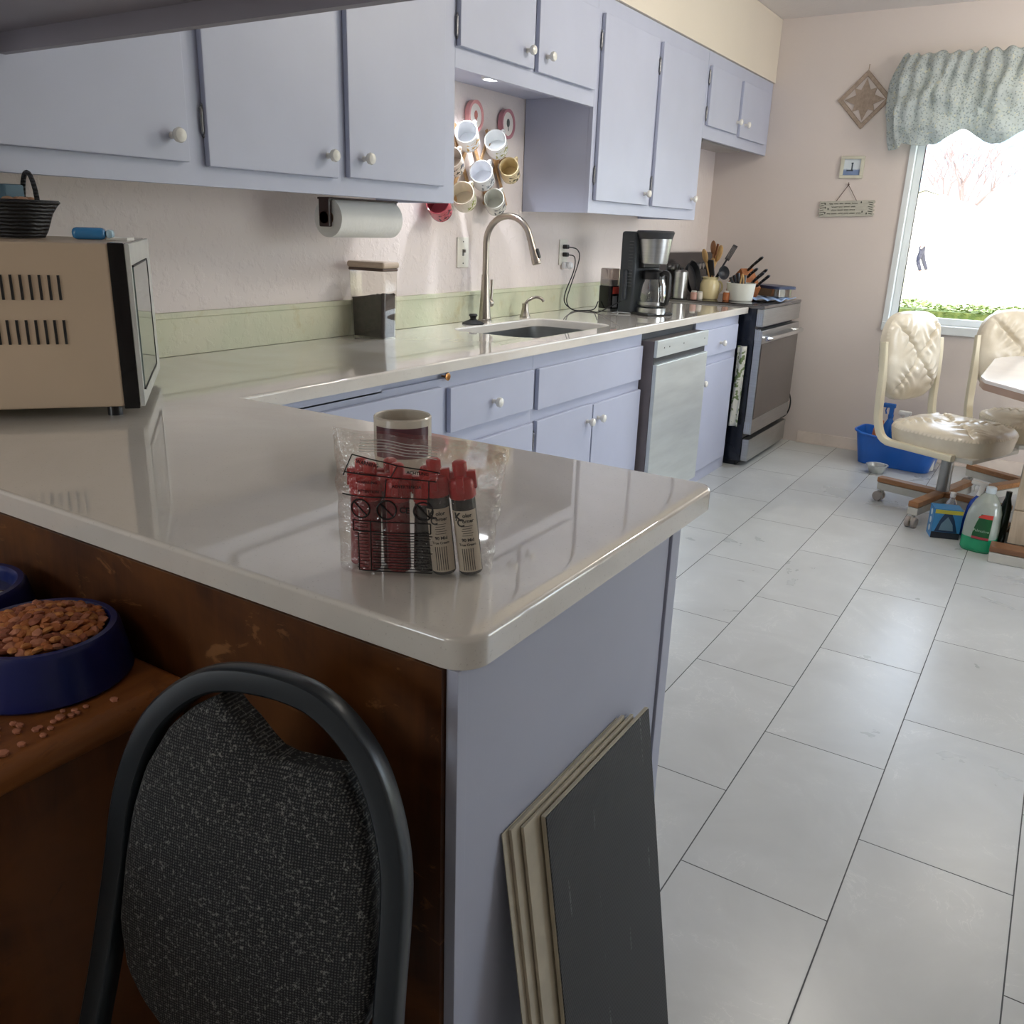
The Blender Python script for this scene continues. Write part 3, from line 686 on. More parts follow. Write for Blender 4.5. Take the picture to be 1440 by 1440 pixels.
b = MB(); b.tube(smoothpath([(.045, 0, .152), (.075, 0, .165), (.098, 0, .155), (.103, 0, .11), (.100, 0, .05), (.09, 0, .022), (.062, 0, .02)], 5), .01, 8, sec=(.010, .0075), up=(0, 1, 0)); b.build('handle', M_BLACK, cf)
# teaspoon by the coffee maker
b = MB(); b.ball(.012, (0, 0, .004), (1.5, 1, .22), 14); b.tube([(.015, 0, .004), (.05, 0, .006), (.11, 0, .003)], [.002, .0022, .0035], 8)
o = b.build('teaspoon', M_STEEL); o.location = (-1.865, 3.845, ZC+.0005); o.rotation_euler = (0, 0, rad(20)); tag(o, 'metal teaspoon lying by the coffee maker base', 'spoon')

# ---------------- bag of tubes
bag = thing('plastic_bag', 'clear zip bag printed with warnings standing on the peninsula', 'bag')
a_ = math.atan2(.51, .86)
bag.location = (-.577, .718, ZC+.0005); bag.rotation_euler = (0, 0, a_)
def bagw(z): # left/right limits at height z
    k = z/.165
    l = -.082-.004*k; r = .090+.018*k
    return l, r
def bagfront(x, z):
    l, r = bagw(z); u = (x-l)/(r-l)*2-1; u = max(-1, min(1, u)); k = max(0, min(1, z/.165))
    th = .026*(1-abs(u)**5)**.6*(1-max(0, (k-.74)/.26)**1.3*.93)*(min(1, .75+(k+.05)/.12))
    w_ = noise.noise(Vector((x*55, z*30, 2)))+.6*abs(noise.noise(Vector((x*90+z*60, z*70, 7))))
    return -th-.0022*w_*(1-k*.3)
def topz(x): return .162-(x+.085)*.09+.004*noise.noise(Vector((x*25, 0, 5)))
def bags(side):
    def fn(u, v):
        z = v*topz(-.085+u*.19); l, r = bagw(z); x = l+(r-l)*u
        edge = .004*noise.noise(Vector((u*3, v*9, 8)))*(1 if u in (0, 1) else .3)
        y = bagfront(x, z) if side < 0 else -bagfront(x, z)*.9
        return (x+edge, y, z+(.001 if v == 0 else 0))
    return fn
M_BAG = clearmat('crinkled_clear_film', tint=(249, 248, 246), amount=.26, rough=.08, bodyamt=.02, body=(225, 222, 216), bump=1.0, bs=110)
b = MB(); b.grid(bags(-1), 64, 48); b.grid(bags(1), 40, 24); film = b.build('bag_film', M_BAG, bag, ang=180)
def bw(off=.0012): return lambda co: Vector((co.x, bagfront(co.x, co.z)-off+co.y, co.z))
XZ = Matrix(((1, 0, 0, 0), (0, 0, -1, 0), (0, 1, 0, 0), (0, 0, 0, 1)))  # text plane (x,y)->(x,z), facing -y
b = MB()
for k in range(5):
    b.grid(lambda u, v: (-.055+u*.085, bagfront(-.055+u*.085, topz(-.055+u*.085)-.006-.0028*k)-.0006-.0004*cos(v*2*pi), topz(-.055+u*.085)-.006-.0028*k+.0004*sin(v*2*pi)), 20, 6)
b.build('zip_seal', mat('milky_seal', (206, 204, 200), .3), bag)
def printline(b, pts, w=.0007):
    for p, q in zip(pts, pts[1:]):
        n = max(2, int((Vector(p)-Vector(q)).length/.004))
        P = [(p[0]+(q[0]-p[0])*i/n, p[1]+(q[1]-p[1])*i/n) for i in range(n+1)]
        b.tube([(x, bagfront(x, z)-.0012, z) for x, z in P], w, 4)
b = MB()
L0, R0 = -.068, .028
printline(b, [(L0+.006, .137), (-.012, .128), (.034, .122)]); printline(b, [(L0+.006, .137), (L0-.004, .114)]); printline(b, [(-.012, .128), (-.019, .115)]); printline(b, [(L0-.002, .118), (-.019, .115), (.030, .112)]); 
printline(b, [(L0-.006, .092), (.022, .092)]); printline(b, [(-.024, .113), (-.026, .092)]); printline(b, [(.022, .113), (.022, .092)])
printline(b, [(-.062, .064), (.024, .064), (.024, .052), (-.062, .052), (-.062, .064)]); printline(b, [(-.042, .064), (-.042, .006)])
for k in range(13):
    z = .049-k*.0033; printline(b, [(-.040, z), (.026-.002*(k % 3), z)], .0004 if k % 2 else .0006)
for k in range(14): printline(b, [(-.060+.002*(k > 4), .061-k*.004), (-.045, .061-k*.004)], .0004)
printline(b, [(-.056, .05), (-.056, .006), (.026, .006)])
for cx in (-.053, -.024, .016):
    printline(b, [(cx+.0105*cos(rad(a)), .078+.0105*sin(rad(a))) for a in range(0, 361, 20)], .001)
    printline(b, [(cx-.0075, .0855), (cx+.0075, .0705)], .0009)
b.build('printed_lines', M_INK, bag)
for s_, x, z, sz, rt in (('WARNING', -.045, .1285, .0052, -8), ('AVERTISSEMENT', -.047, .1175, .0036, -4), ('ACHTUNG', .010, .1205, .0048, -5), ('WARNUNG', -.045, .108, .0042, 0), ('ADVERTENCIA', -.002, .105, .0048, 0), ('ATTENTION', -.044, .098, .0042, 0), ('CE', -.0045, .078, .0095, 0)):
    textmesh(s_, sz, T(x, 0, z) @ XZ @ R(rt, 'Z') , 'printed_word', M_INK, bag, .0001, warp=bw(), bold=.025)
# tubes
M_REDCAP = mat('red_cap', (192, 38, 40), .28, var=.08); M_REDBODY = mat('dark_red_tube', (138, 30, 40), .3, var=.08)
M_DARKT = mat('charcoal_tube', (38, 40, 42), .25, var=.15); M_LAB = mat('paper_label', (214, 202, 184), .6, var=.03)
def tubething(x, y, tilt, body, label, lab=False, h=.088, z0=.0022, r=.0135):
    t_ = thing('adhesive_tube', label, 'tube', group='adhesive tubes inside the clear bag')
    W = T(-.577, .718, ZC+.0005) @ Matrix.Rotation(a_, 4, 'Z')
    t_.matrix_world = W @ T(x, y, z0) @ R(tilt, 'Y')
    b = MB(); b.lathe([(0, 0), (r*.9, 0), (r, .002), (r, h), (r*.8, h+.003), (0, h+.004)], 24); b.build('barrel', body, t_)
    b = MB(); b.lathe([(r*1.0, h-.006), (r*1.12, h-.004), (r*1.15, h+.012), (r*1.0, h+.016), (r*.62, h+.018), (r*.6, h+.034), (r*.4, h+.036), (0, h+.036)], 14)
    b.box(-r*1.25, r*1.25, -.004, .004, h+.004, h+.024, .001); b.box(-.004, .004, -r*1.2, r*1.2, h+.002, h+.020, .001); b.build('cap', M_REDCAP, t_)
    if lab:
        b = MB(); b.lathe([(r+.0004, .004), (r+.0004, h-.018)], 20, a0=rad(-158), a1=rad(-22)); lb = b.build('label', M_LAB, t_)
        def wrap(co):
            a = -pi/2+co.x/(r+.0008); return Vector(((r+.0008)*cos(a), (r+.0008)*sin(a), co.z))
        for s_, xx, zz, sz, an in (('K', -.0072, h-.025, .0135, 8), ('C', -.0045, h-.032, .0125, 8), ('olor', .0038, h-.0235, .0062, 0), ('orner', .0045, h-.030, .0058, 0), ('90 Mid', .002, h-.052, .0052, 0), ('True Cream', .001, h-.0575, .0040, 0)):
            textmesh(s_, sz, T(xx, 0, zz) @ XZ, 'label_lettering', M_INK, lb, .0001, warp=wrap, bold=.03)
        b = MB()
        def wl(x0, z0_, x1, z1_, w=.0003):
            pts = []
            for i in range(5):
                xx = x0+(x1-x0)*i/4; zz = z0_+(z1_-z0_)*i/4; a = -pi/2+xx/(r+.0006); pts.append(((r+.0006)*cos(a), (r+.0006)*sin(a), zz))
            b.tube(pts, w, 4)
        for k in range(5): wl(-.004+.001*(k % 2), h-.036-k*.0027, .009-.001*(k % 3), h-.036-k*.0027)
        for k in range(6): wl(-.006+k*.0025, .006, -.006+k*.0025, h-.062, .0004)
        b.build('label_print', M_INK, lb)
    return t_
tubething(-.060, .010, 1, M_REDBODY, 'red tube in the back row at the left of the bag', r=.0125)
tubething(-.022, .012, -2, M_REDBODY, 'red tube in the back row behind the front red pair', r=.0125)
tubething(-.047, -.008, 1, M_REDBODY, 'red tube at the left of the front row inside the clear bag', r=.0125)
tubething(-.0135, -.008, -1, M_REDBODY, 'red tube beside the charcoal one inside the bag', r=.0132)
tubething(.0145, -.004, 1, M_DARKT, 'unlabelled charcoal tube in the middle of the bag', r=.0125, h=.085)
tubething(.038, -.009, -6, M_DARKT, 'labelled charcoal tube nearer the bag middle', True, h=.096, r=.0135)
tubething(.068, -.006, -7, M_DARKT, 'labelled charcoal tube at the right end of bag', True, h=.094, r=.0135)

# ---------------- mugs on the peg rack
rk = thing('mug_rack', 'accordion wooden peg rack on the wall of the lit recess', 'mug rack', (XW+.001, 3.02, 1.52))
M_TAN = woodmat('pale_pine', (196, 160, 116), (170, 130, 88), 1, .5)
b = MB()
for k in range(4):
    for s_ in (1, -1):
        b.tube([(.008 if s_ > 0 else .014, -.28+k*.12, -.14*s_), (.008 if s_ > 0 else .014, -.12+k*.12, .14*s_)], .006, 6, sec=(.009, .003), up=(1, 0, 0))
b.build('lattice_slats', M_TAN, rk)
mugs = [ # image-left to right, rows top down: (y, z, r, colour, band colour, label)
 (2.895, 1.612, .044, (232, 234, 236), (200, 160, 90), 'white mug with gold pattern, top left of the hanging mugs'),
 (3.095, 1.602, .044, (236, 238, 238), (170, 170, 110), 'white mug with bright interior at the top right of the rack'),
 (2.80, 1.515, .042, (226, 214, 200), (50, 50, 54), 'cream mug with black floral print half hidden by the cabinet edge'),
 (3.00, 1.480, .046, (226, 228, 232), (120, 128, 138), 'white mug with framed grey flower picture in the rack centre'),
 (3.20, 1.512, .040, (230, 212, 170), (96, 90, 60), 'small yellow-cream mug nearest the lilac side panel'),
 (2.875, 1.395, .046, (228, 220, 200), (150, 160, 80), 'cream mug with green leaf print in the bottom row'),
 (3.095, 1.385, .042, (222, 222, 214), (90, 92, 100), 'grey-white mug with small emblem at the bottom right'),
 (2.72, 1.355, .044, (196, 88, 100), (90, 40, 60), 'pink and red patterned mug peeping below the cabinet')]
for i, (y, z, r, c, bc, lb) in enumerate(mugs):
    op = Vector((.40, -.82, .36)).normalized()           # the open end faces this way
    m_ = thing('hanging_mug', lb, 'mug', group='mugs hanging on the wall rack')
    F = frame((XW+.062, y+.01, z), (.55, .1, .9), op)
    # local z = towards the opening; centre of mug at origin
    m_.matrix_world = F
    mc = mat('mug_glaze_%d' % i, c, .15, var=.02); h = .088
    b = MB(); b.lathe([(0, -h/2), (r*.8, -h/2), (r*.94, -h/2+.006), (r, -h/2+.03), (r, h/2), (r-.0022, h/2+.0015), (r-.004, h/2), (r-.005, -h/2+.01), (0, -h/2+.008)], 32)
    b.build('cup', mc, m_)
    b = MB(); b.tube([(r-.004+.026*sin(rad(a)), 0, h*.30*cos(rad(a))) for a in range(0, 181, 15)], .0045, 8, M=R(10, 'Z')); b.build('handle', mc, m_)
    t = NT('mug_print_%d' % i); v = t.coord(); t.link(t.mix(t.ramp(t.noise(v, 70, 2), .50, .56), lin(c), lin(bc)), t.bsdf.inputs['Base Color']); t.bsdf.inputs['Roughness'].default_value = .2
    b = MB(); b.lathe([(r+.0005, -h*.34), (r+.0005, h*.28)], 16, R(-100 if i != 5 else -80, 'Z'), a0=rad(-45), a1=rad(45)); b.build('printed_picture', t.m, m_)
    k_ = Vector(rk.location); b = MB(); b.tube([Vector((XW+.004, y+.015, z+.035))-k_, Vector((XW+.04, y+.01, z+.052))-k_], .005, 8); b.build('peg', M_TAN, rk)
for (y, z, lb, c2) in ((3.012, 1.700, 'round pink-rimmed plaque with tulip picture, left of the two', (214, 150, 150)), (3.245, 1.696, 'round pink-rimmed plaque with grey flower by the panel', (190, 130, 140))):
    pl = thing('round_plaque', lb, 'wall plaque', (XW+.002, y, z), group='round plaques above the mugs')
    b = MB(); b.lathe([(0, 0), (.043, 0), (.050, .004), (.050, .026), (.041, .026), (.039, .022), (0, .022)], 32, R(90, 'Y') @ Matrix.Diagonal((1.15, 1, 1, 1))); b.build('rim', mat('pink_rim%g' % y, c2, .3), pl)
    b = MB(); b.lathe([(0, .0225), (.038, .0225), (.039, .022)], 28, R(90, 'Y') @ Matrix.Diagonal((1.15, 1, 1, 1)))
    b.build('face', mat('plaque_white', (238, 232, 226), .3), pl)
    b = MB(); b.ball(.012, (.0232, 0, .004), (.15, 1, 1.4), 10); b.tube([(.0232, 0, -.004), (.0232, .004, -.026)], .0015, 5); b.build('painted_flower', mat('plaque_flower%g' % y, (196, 120, 110) if y < 3.1 else (92, 98, 96), .4), pl)
# ------------------------------------------------------------------ things on the range
HZ = .9285
M_CROCK = mat('mustard_cream_glaze', (214, 200, 156), .15, var=.04)
ck = thing('utensil_crock', 'cream stoneware crock full of wooden spoons on the range', 'crock', (-1.815, 5.06, HZ))
b = MB(); b.lathe([(0, .003), (.048, 0), (.054, .006), (.058, .04), (.057, .085), (.047, .105), (.043, .112), (.047, .122), (.046, .126), (.040, .122), (.038, .11), (.05, .085), (.05, .02), (0, .012)], 28); b.build('pot', M_CROCK, ck)
b = MB(); b.tube([(.052+.022*sin(rad(a)), 0, .07+.032*cos(rad(a))) for a in range(0, 181, 20)], .006, 8, M=R(35, 'Z')); b.build('handle', M_CROCK, ck)
M_SPOON = woodmat('spoon_wood', (206, 172, 116), (178, 140, 90), 2, .6); M_SPOOND = woodmat('dark_spoon_wood', (150, 104, 66), (110, 72, 44), 2, .6)
W0 = Vector((-1.815, 5.06, HZ))
def utensil(name, label, cat, lean, az, L, m, head, hr=.026, group='wooden spoons and tools in the crock'):
    """az: direction of lean; head sits at the top end"""
    d = Vector((sin(rad(lean))*cos(rad(az)), sin(rad(lean))*sin(rad(az)), cos(rad(lean))))
    t_ = thing(name, label, cat, group=group)
    t_.matrix_world = frame(W0+Vector((-.022*cos(rad(az)), -.022*sin(rad(az)), .022)), (.78, -.62, 0), d)
    b = MB(); b.tube([(0, 0, 0), (0, 0, L*.5), (0, 0, L)], [.005, .0048, .006], 8); b.build('handle', m, t_)
    b = MB()
    if head == 'spoon': b.ball(hr, (0, 0, L+hr*1.1), (1, .32, 1.4), 16)
    elif head == 'turner': b.box(-hr, hr, -.0025, .0025, L-.005, L+.085, .002)
    elif head == 'slot':
        for k in range(4): b.box(-hr+k*hr*.6, -hr+k*hr*.6+hr*.3, -.002, .002, L, L+.08, .001)
        b.box(-hr, hr*1.1, -.002, .002, L-.008, L+.004, .001); b.box(-hr, hr*1.1, -.002, .002, L+.074, L+.086, .001)
    elif head == 'ladle': b.lathe([(0, -.0), (hr*.6, .004), (hr, .025), (hr*.95, .025), (hr*.55, .008), (0, .004)], 16, T(.015, 0, L) @ R(70, 'Y'))
    b.build('head', m, t_)
M_NYL = mat('charcoal_nylon', (44, 46, 52), .4, var=.1)
utensil('wooden_spoon', 'tan wooden spoon leaning furthest left in the crock', 'spoon', 17, 215, .20, M_SPOON, 'spoon', .029)
utensil('wooden_spoon', 'brown wooden spoon standing tallest in the crock', 'spoon', 5, 200, .24, M_SPOOND, 'spoon', .028)
utensil('wooden_spoon', 'pale round wooden spoon to the right of the tallest', 'spoon', 13, 20, .205, M_SPOON, 'spoon', .035)
utensil('wooden_spoon', 'short pale wooden spoon in front of the others in crock', 'spoon', 8, -40, .145, M_SPOON, 'spoon', .028)
utensil('spatula', 'wide charcoal nylon spatula at the left of the crock', 'spatula', 12, 235, .12, M_NYL, 'turner', .044)
utensil('wooden_turner', 'thin dark wooden turner between two spoons in the crock', 'spatula', 9, 10, .21, M_SPOOND, 'turner', .010)
utensil('slotted_turner', 'grey slotted turner leaning far right out of the crock', 'spatula', 27, 22, .235, M_NYL, 'slot', .024)
utensil('ladle', 'dark grey ladle with its bowl resting behind the crock', 'ladle', 30, 30, .15, M_NYL, 'ladle', .04)
# white dish with gadgets
wd = thing('white_dish', 'round white ceramic dish of kitchen gadgets on the range', 'dish', (-1.64, 5.10, HZ))
b = MB(); b.lathe([(0, .003), (.068, 0), (.073, .005), (.083, .096), (.085, .10), (.081, .10), (.07, .012), (0, .009)], 40); b.build('dish', mat('matt_white_glaze', (224, 226, 218), .3, var=.02), wd)
b = MB()
for k in range(5): b.tube([(-.02+.01*k, .0, .03), (-.062+.018*k, .01*k-.02, .13+.012*(k % 3))], [.006, .011], 8)
b.build('dark_tool_handles', M_NYL, wd)
b = MB(); b.tube(smoothpath([(.0, -.03, .03), (.006, -.035, .11), (.014, -.035, .150), (.022, -.033, .11), (.018, -.03, .03)], 5), .0045, 8); b.build('cream_loop_handle', M_SPOON, wd)
# knife block
kb = thing('knife_block', 'tilted brown wooden knife block with black-handled knives', 'knife block', (-1.70, 5.335, HZ), rz=-28)
M_KB = woodmat('knife_block_wood', (176, 112, 66), (140, 84, 48), 0, .4)
Kt = T(0, 0, 0) @ R(-42, 'Y')   # handles point to local +x, up
b = MB(); 
prof = [(-.10, 0), (.065, 0), (.095, .065), (.012, .175), (-.085, .09)]
b.prism([(x, z) for x, z in prof], -.05, .05, M=Matrix(((1, 0, 0, 0), (0, 0, 1, 0), (0, 1, 0, 0), (0, 0, 0, 1))), bev=0); b.build('block', M_KB, kb, ang=30)
dirv = Vector((.80, 0, .60)); fv = Vector((.095-.012, 0, .065-.175))
def knife(u, y, L, label):
    p = Vector((.012, y, .175))+fv*u
    t_ = thing('kitchen_knife', label, 'knife', group='knives in the wooden block')
    t_.matrix_world = T(-1.70, 5.335, HZ) @ R(-28, 'Z') @ frame(p-dirv*.02, (0, 1, 0), dirv)
    b = MB(); b.tube([(0, 0, .02), (0, 0, .03), (.0, .002, L*.5), (0, 0, L), (0, -.002, L+.012)], [.006, .0085, .0085, .0095, .006], 8, sec=None); b.build('handle', M_BLACK, t_)
    b = MB(); b.box(-.0012, .0012, -.009, .009, -.03, .024); b.build('blade', M_STEEL, t_)
    b = MB(); [b.cyl(.0022, -.0096, .0096, 8, T(0, 0, L*k) @ R(90, 'Y')) for k in (.35, .6, .85)]; b.build('rivets', M_STEEL, t_)
knife(.10, .0, .145, 'long black knife handle set apart at the top of the block')
knife(.45, -.025, .10, 'short black knife handle in the middle of the block')
knife(.62, .02, .125, 'black knife handle with bright rivets right of the middle')
knife(.80, -.02, .13, 'black knife handle second from the lowest of the block')
knife(.92, .02, .125, 'lowest black knife handle of the block, nearest the navy lid')
# casserole with lid on cloth
cl = MB(); cl.grid(lambda u, v: (-1.62+.20*u+.01*sin(v*7), 5.12+.36*v, HZ+.004+.012*abs(sin(u*9+v*5))*(1-v*.3)), 30, 30)
o = cl.build('dish_cloth', mat('pale_blue_cloth', (150, 176, 214), .9, var=.12, vs=40)); md = o.modifiers.new('t', 'SOLIDIFY'); md.thickness = .003; md.offset = 1
tag(o, 'pale blue cloth lying under the casserole on range corner', 'cloth')
cs = thing('casserole_dish', 'clear glass casserole with navy lid on the blue cloth', 'casserole', (-1.548, 5.44, HZ+.019), rz=55)
b = MB(); b.prism(rrect(-.065, .065, -.115, .115, .03, 6), .0, .045, bev=.0); b.build('glass_base', clearmat('thick_glass', tint=(188, 184, 172), amount=.5, bodyamt=.25, body=(120, 112, 100)), cs)
b = MB(); b.prism(rrect(-.078, .078, -.135, .135, .035, 6), .045, .062, bev=.006); b.build('lid', mat('navy_lid', (48, 60, 92), .35), cs)
# pans and jars at the back of the range
fp = thing('frying_pan', 'black frying pan propped on the hob against the backguard', 'frying pan', (-1.955, 5.10, HZ+.105))
Fm = frame((0, 0, 0), (0, 1, 0), (1, 0, .25))
b = MB(); b.lathe([(0, 0), (.085, 0), (.10, .02), (.105, .03), (.101, .03), (.083, .005), (0, .005)], 36, Fm); b.build('pan', M_BLACK, fp)
b = MB(); b.tube([Fm @ Vector((.10, 0, .022)), Fm @ Vector((.21, .0, .03))], .009, 8); b.build('handle', M_BLACK, fp)
for x, y, c, lb, h in ((-1.86, 4.93, (196, 150, 136), 'small pinkish spice jar left of the cream crock', .05), (-1.845, 4.985, (228, 222, 210), 'small white spice jar beside the pinkish one', .045), (-1.70, 5.03, (176, 106, 66), 'amber spice jar between crock and white dish', .055)):
    j = thing('spice_jar', lb, 'jar', (x, y, HZ), group='spice jars on the range')
    b = MB(); b.lathe([(0, 0), (.017, 0), (.019, .003), (.019, h*.75), (.014, h*.85), (0, h*.85)], 16); b.build('jar', mat('jar%g' % y, c, .2), j)
    b = MB(); b.cyl(.016, h*.8, h, 16, bev=.002); b.build('lid', mat('jar_lid', (200, 198, 190), .3), j)
kt = thing('steel_canister', 'shiny steel canister behind the coffee maker on range', 'canister', (-1.955, 4.945, HZ))
b = MB(); b.lathe([(0, 0), (.04, 0), (.042, .004), (.042, .15), (.03, .16), (0, .162)], 28); b.build('can', M_STEEL, kt)
b = MB(); b.lathe([(0, .161), (.01, .161), (.012, .175), (0, .178)], 14); b.build('lid_knob', M_BLACK, kt)
# ------------------------------------------------------------------ far wall
YW = YF-.001
st = thing('lattice_ornament', 'tan square openwork star ornament hung on its corner', 'wall ornament', (-1.241, YW, 2.068))
M_ORN = mat('taupe_lace', (168, 150, 134), .7, var=.12, vs=60)
Mf = Matrix(((1, 0, 0, 0), (0, 0, 1, 0), (0, 1, 0, 0), (0, 0, 0, 1)))   # (x,y)->(x,z), z->y
b = MB()
Cn = [(0, .158), (.152, .0), (0, -.160), (-.152, .0)]
for i in range(4):
    a, c = Vector(Cn[i]), Vector(Cn[(i+1) % 4]); q = (Vector((0, 0))-(a+c)/2).normalized()*.012
    b.tube([(a.x+q.x, -.006-.0012*(i % 2), a.y+q.y), (c.x+q.x, -.006-.0012*(i % 2), c.y+q.y)], .01, 6, sec=(.012, .004), up=(0, 1, 0))
b.build('frame', M_ORN, st)
b = MB()
for k in range(8):
    a = rad(45*k); d = Vector((cos(a), sin(a))); n = Vector((-d.y, d.x)); L = .088 if k % 2 else .112
    P = [(0, 0), tuple(d*L*.45+n*.026), tuple(d*L), tuple(d*L*.45-n*.026)]
    b.prism(P, -.007-.0006*(k % 2), -.003, M=Mf)
b.build('star', M_ORN, st)
b = MB(); b.tube([(0, -.006, .158), (0, -.004, .182)], .002, 5); b.cyl(.004, -.01, .0, 8, T(0, 0, .184) @ R(90, 'X')); b.build('hanging_loop', M_ORN, st)
pc = thing('lighthouse_picture', 'tiny square picture of a lighthouse in cream frame', 'picture', (-1.256, YW, 1.70))
b = MB()
for x0, x1, z0, z1 in ((-.068, .068, .045, .062), (-.068, .068, -.062, -.045), (-.068, -.048, -.045, .045), (.048, .068, -.045, .045)): b.box(x0, x1, -.014, -.001, z0, z1, .002)
b.build('frame', mat('cream_frame', (206, 204, 186), .5), pc)
t = NT('seascape'); v = t.coord(); sp = t.node('ShaderNodeSeparateXYZ'); t.link(v, sp.inputs[0]); f = t.math('ADD', sp.outputs[2], t.math('MULTIPLY', t.math('SUBTRACT', t.noise(v, 50, 3), .5), .02))
t.link(t.mix(t.ramp(f, -.018, -.008), lin((120, 140, 176)), lin((206, 216, 222))), t.bsdf.inputs['Base Color']); t.bsdf.inputs['Roughness'].default_value = .3
b = MB(); b.box(-.048, .048, -.006, -.004, -.045, .045); pp = b.build('print', t.m, pc)
b = MB(); b.box(-.004, .004, -.0068, -.006, -.02, .018); b.box(-.006, .006, -.0068, -.006, .018, .026); b.box(-.03, .008, -.0068, -.006, -.022, -.014); b.build('painted_lighthouse', mat('slate_paint', (70, 84, 96), .5), pp)
sg = thing('wooden_sign', 'grey wooden plaque with handwriting hanging by string below the picture', 'sign', (-1.256, YW, 1.466), rz=0)
sg.rotation_euler = (0, rad(-2.2), 0)
random.seed(3)
b = MB(); P = [(-.158, -.045)]+[(-.158+.006*((k % 2)*2-1), -.045+.0113*k) for k in range(1, 8)]+[(-.158, .045)]+[(.158, .045)]+[(.158+.006*((k % 2)*2-1), .045-.0113*k) for k in range(1, 8)]+[(.158, -.045)]
b.prism(P, -.012, -.001, M=Mf); b.build('board', mat('weathered_grey_wood', (186, 184, 172), .7, var=.08, vs=30, aniso=(1, 1, 6)), sg, ang=20)
b = MB()
for r_, (z, x0, x1) in enumerate(((.028, -.10, .055), (.010, -.085, .03), (-.008, -.085, .03), (-.028, -.11, .07))):
    x = x0
    while x < x1:
        wl = random.uniform(.016, .034); pts = []
        n = int(wl/.0022)
        for i in range(n+1): pts.append((x+wl*i/n, -.0128, z+.0035*sin(i*2.1+r_)+.002*random.random()))
        b.tube(pts, .0011, 4); x += wl+.008
for sx in (-1, 1):
    for k in range(6): b.tube([(sx*.152, -.0128, -.034+k*.013), (sx*(.132-.006*(k % 2)), -.0128, -.030+k*.013)], .0017, 4)
for x, z in ((-.125, .03), (-.122, .008), (-.105, .0), (-.122, -.022), (.085, .034), (.095, -.02), (.12, -.03)): b.ball(.005, (x, -.012, z), (.8, .3, 1.2), 8)
b.build('handwriting', mat('dark_green_ink', (62, 64, 58), .6), sg)
b = MB(); b.tube([(-.062, -.006, .045), (.0, -.006, .135), (.0, -.006, .15)], .0022, 5); b.tube([(.055, -.006, .045), (.0, -.006, .135)], .0016, 5); b.ball(.006, (0, -.008, .137), seg=8); b.build('string', mat('brown_cord', (110, 92, 84), .8), sg)
# valance: gathered balloon fabric
t = NT('sprigged_cotton'); v = t.coord(); n1 = t.node('ShaderNodeTexVoronoi'); n1.inputs['Scale'].default_value = 85; t.link(v, n1.inputs[0])
c = t.mix(t.math('MULTIPLY', t.math('SUBTRACT', 1.0, t.ramp(n1.outputs['Distance'], .25, .42)), .75), lin((204, 212, 212)), lin((142, 156, 158)))
c = t.mix(t.math('MULTIPLY', t.ramp(t.noise(v, 70, 2), .6, .66), .5), c, lin((236, 230, 196)))
t.link(c, t.bsdf.inputs['Base Color']); t.bsdf.inputs['Roughness'].default_value = .9; t.bsdf.inputs['Subsurface Weight'].default_value = 0
tl = t.node('ShaderNodeBsdfTranslucent'); t.link(c, tl.inputs[0]); mx = t.node('ShaderNodeMixShader'); mx.inputs[0].default_value = .3; t.bump(t.noise(v, 38, 4, .65, 1), .8, .01); t.link(t.bsdf.outputs[0], mx.inputs[1]); t.link(tl.outputs[0], mx.inputs[2]); t.link(mx.outputs[0], t.out.inputs[0]); M_VAL = t.m
VX0, VX1, PER = -1.06, 1.05, .325
def val(u, v):
    x = VX0+(VX1-VX0)*u; ph = (x+.84)/PER                       # lowest point of a swag at x=-.84
    sw = .5+.5*cos(2*pi*ph) if x > -.84 else 1-.15*((-.84-x)/.22)
    zb = 1.885-.072*sw-.03*(u < .03); zt = 2.275+.012*noise.noise(Vector((x*18, 0, 0)))+.01*sin(x*95)
    z = zt+(zb-zt)*v
    g = max(0, .13*(1-v*2.2))                                    # gathers near the heading
    out = .05+.075*sin(pi*min(1, v*1.02))**.8*(.45+.55*sw)+.02*v
    out += .016*sin(x*85+2*sin(x*7)+v*2)*(1-v)**1.0+.020*sin(v*15+1.8*cos(2*pi*ph))*sw*min(1, v*2)+.016*noise.noise(Vector((x*9, v*5, 3)))+.006*noise.noise(Vector((x*30, v*14, 9)))
    if u < .02: out *= .55
    flare = (-.045*sin(pi*min(1, v*.75)))*(1-u*10 if u < .1 else 0)+(.05*max(0, v-.6)/.4)*(1-u*10 if u < .1 else 0)
    return (x+flare+.012*sin(v*9+ph*6)*sw, YF-.035-out, z-.012*abs(sin(pi*ph*2))*v)
b = MB(); b.grid(val, 260, 60); o = b.build('balloon_valance', M_VAL, ang=180); md = o.modifiers.new('t', 'SOLIDIFY'); md.thickness = .004
tag(o, 'grey-green sprigged balloon valance gathered across the window top', 'valance')
b = MB(); b.tube([(VX0+.03, YF-.05, 2.245), (VX1-.03, YF-.05, 2.245)], .009, 8)
for x in (VX0+.05, 0, VX1-.05): b.tube([(x, YF-.001, 2.245), (x, YF-.05, 2.245)], .006, 6)
cr = b.build('curtain_rod', M_WHITE); tag(cr, 'white curtain rod hidden in the valance heading', 'curtain rod')

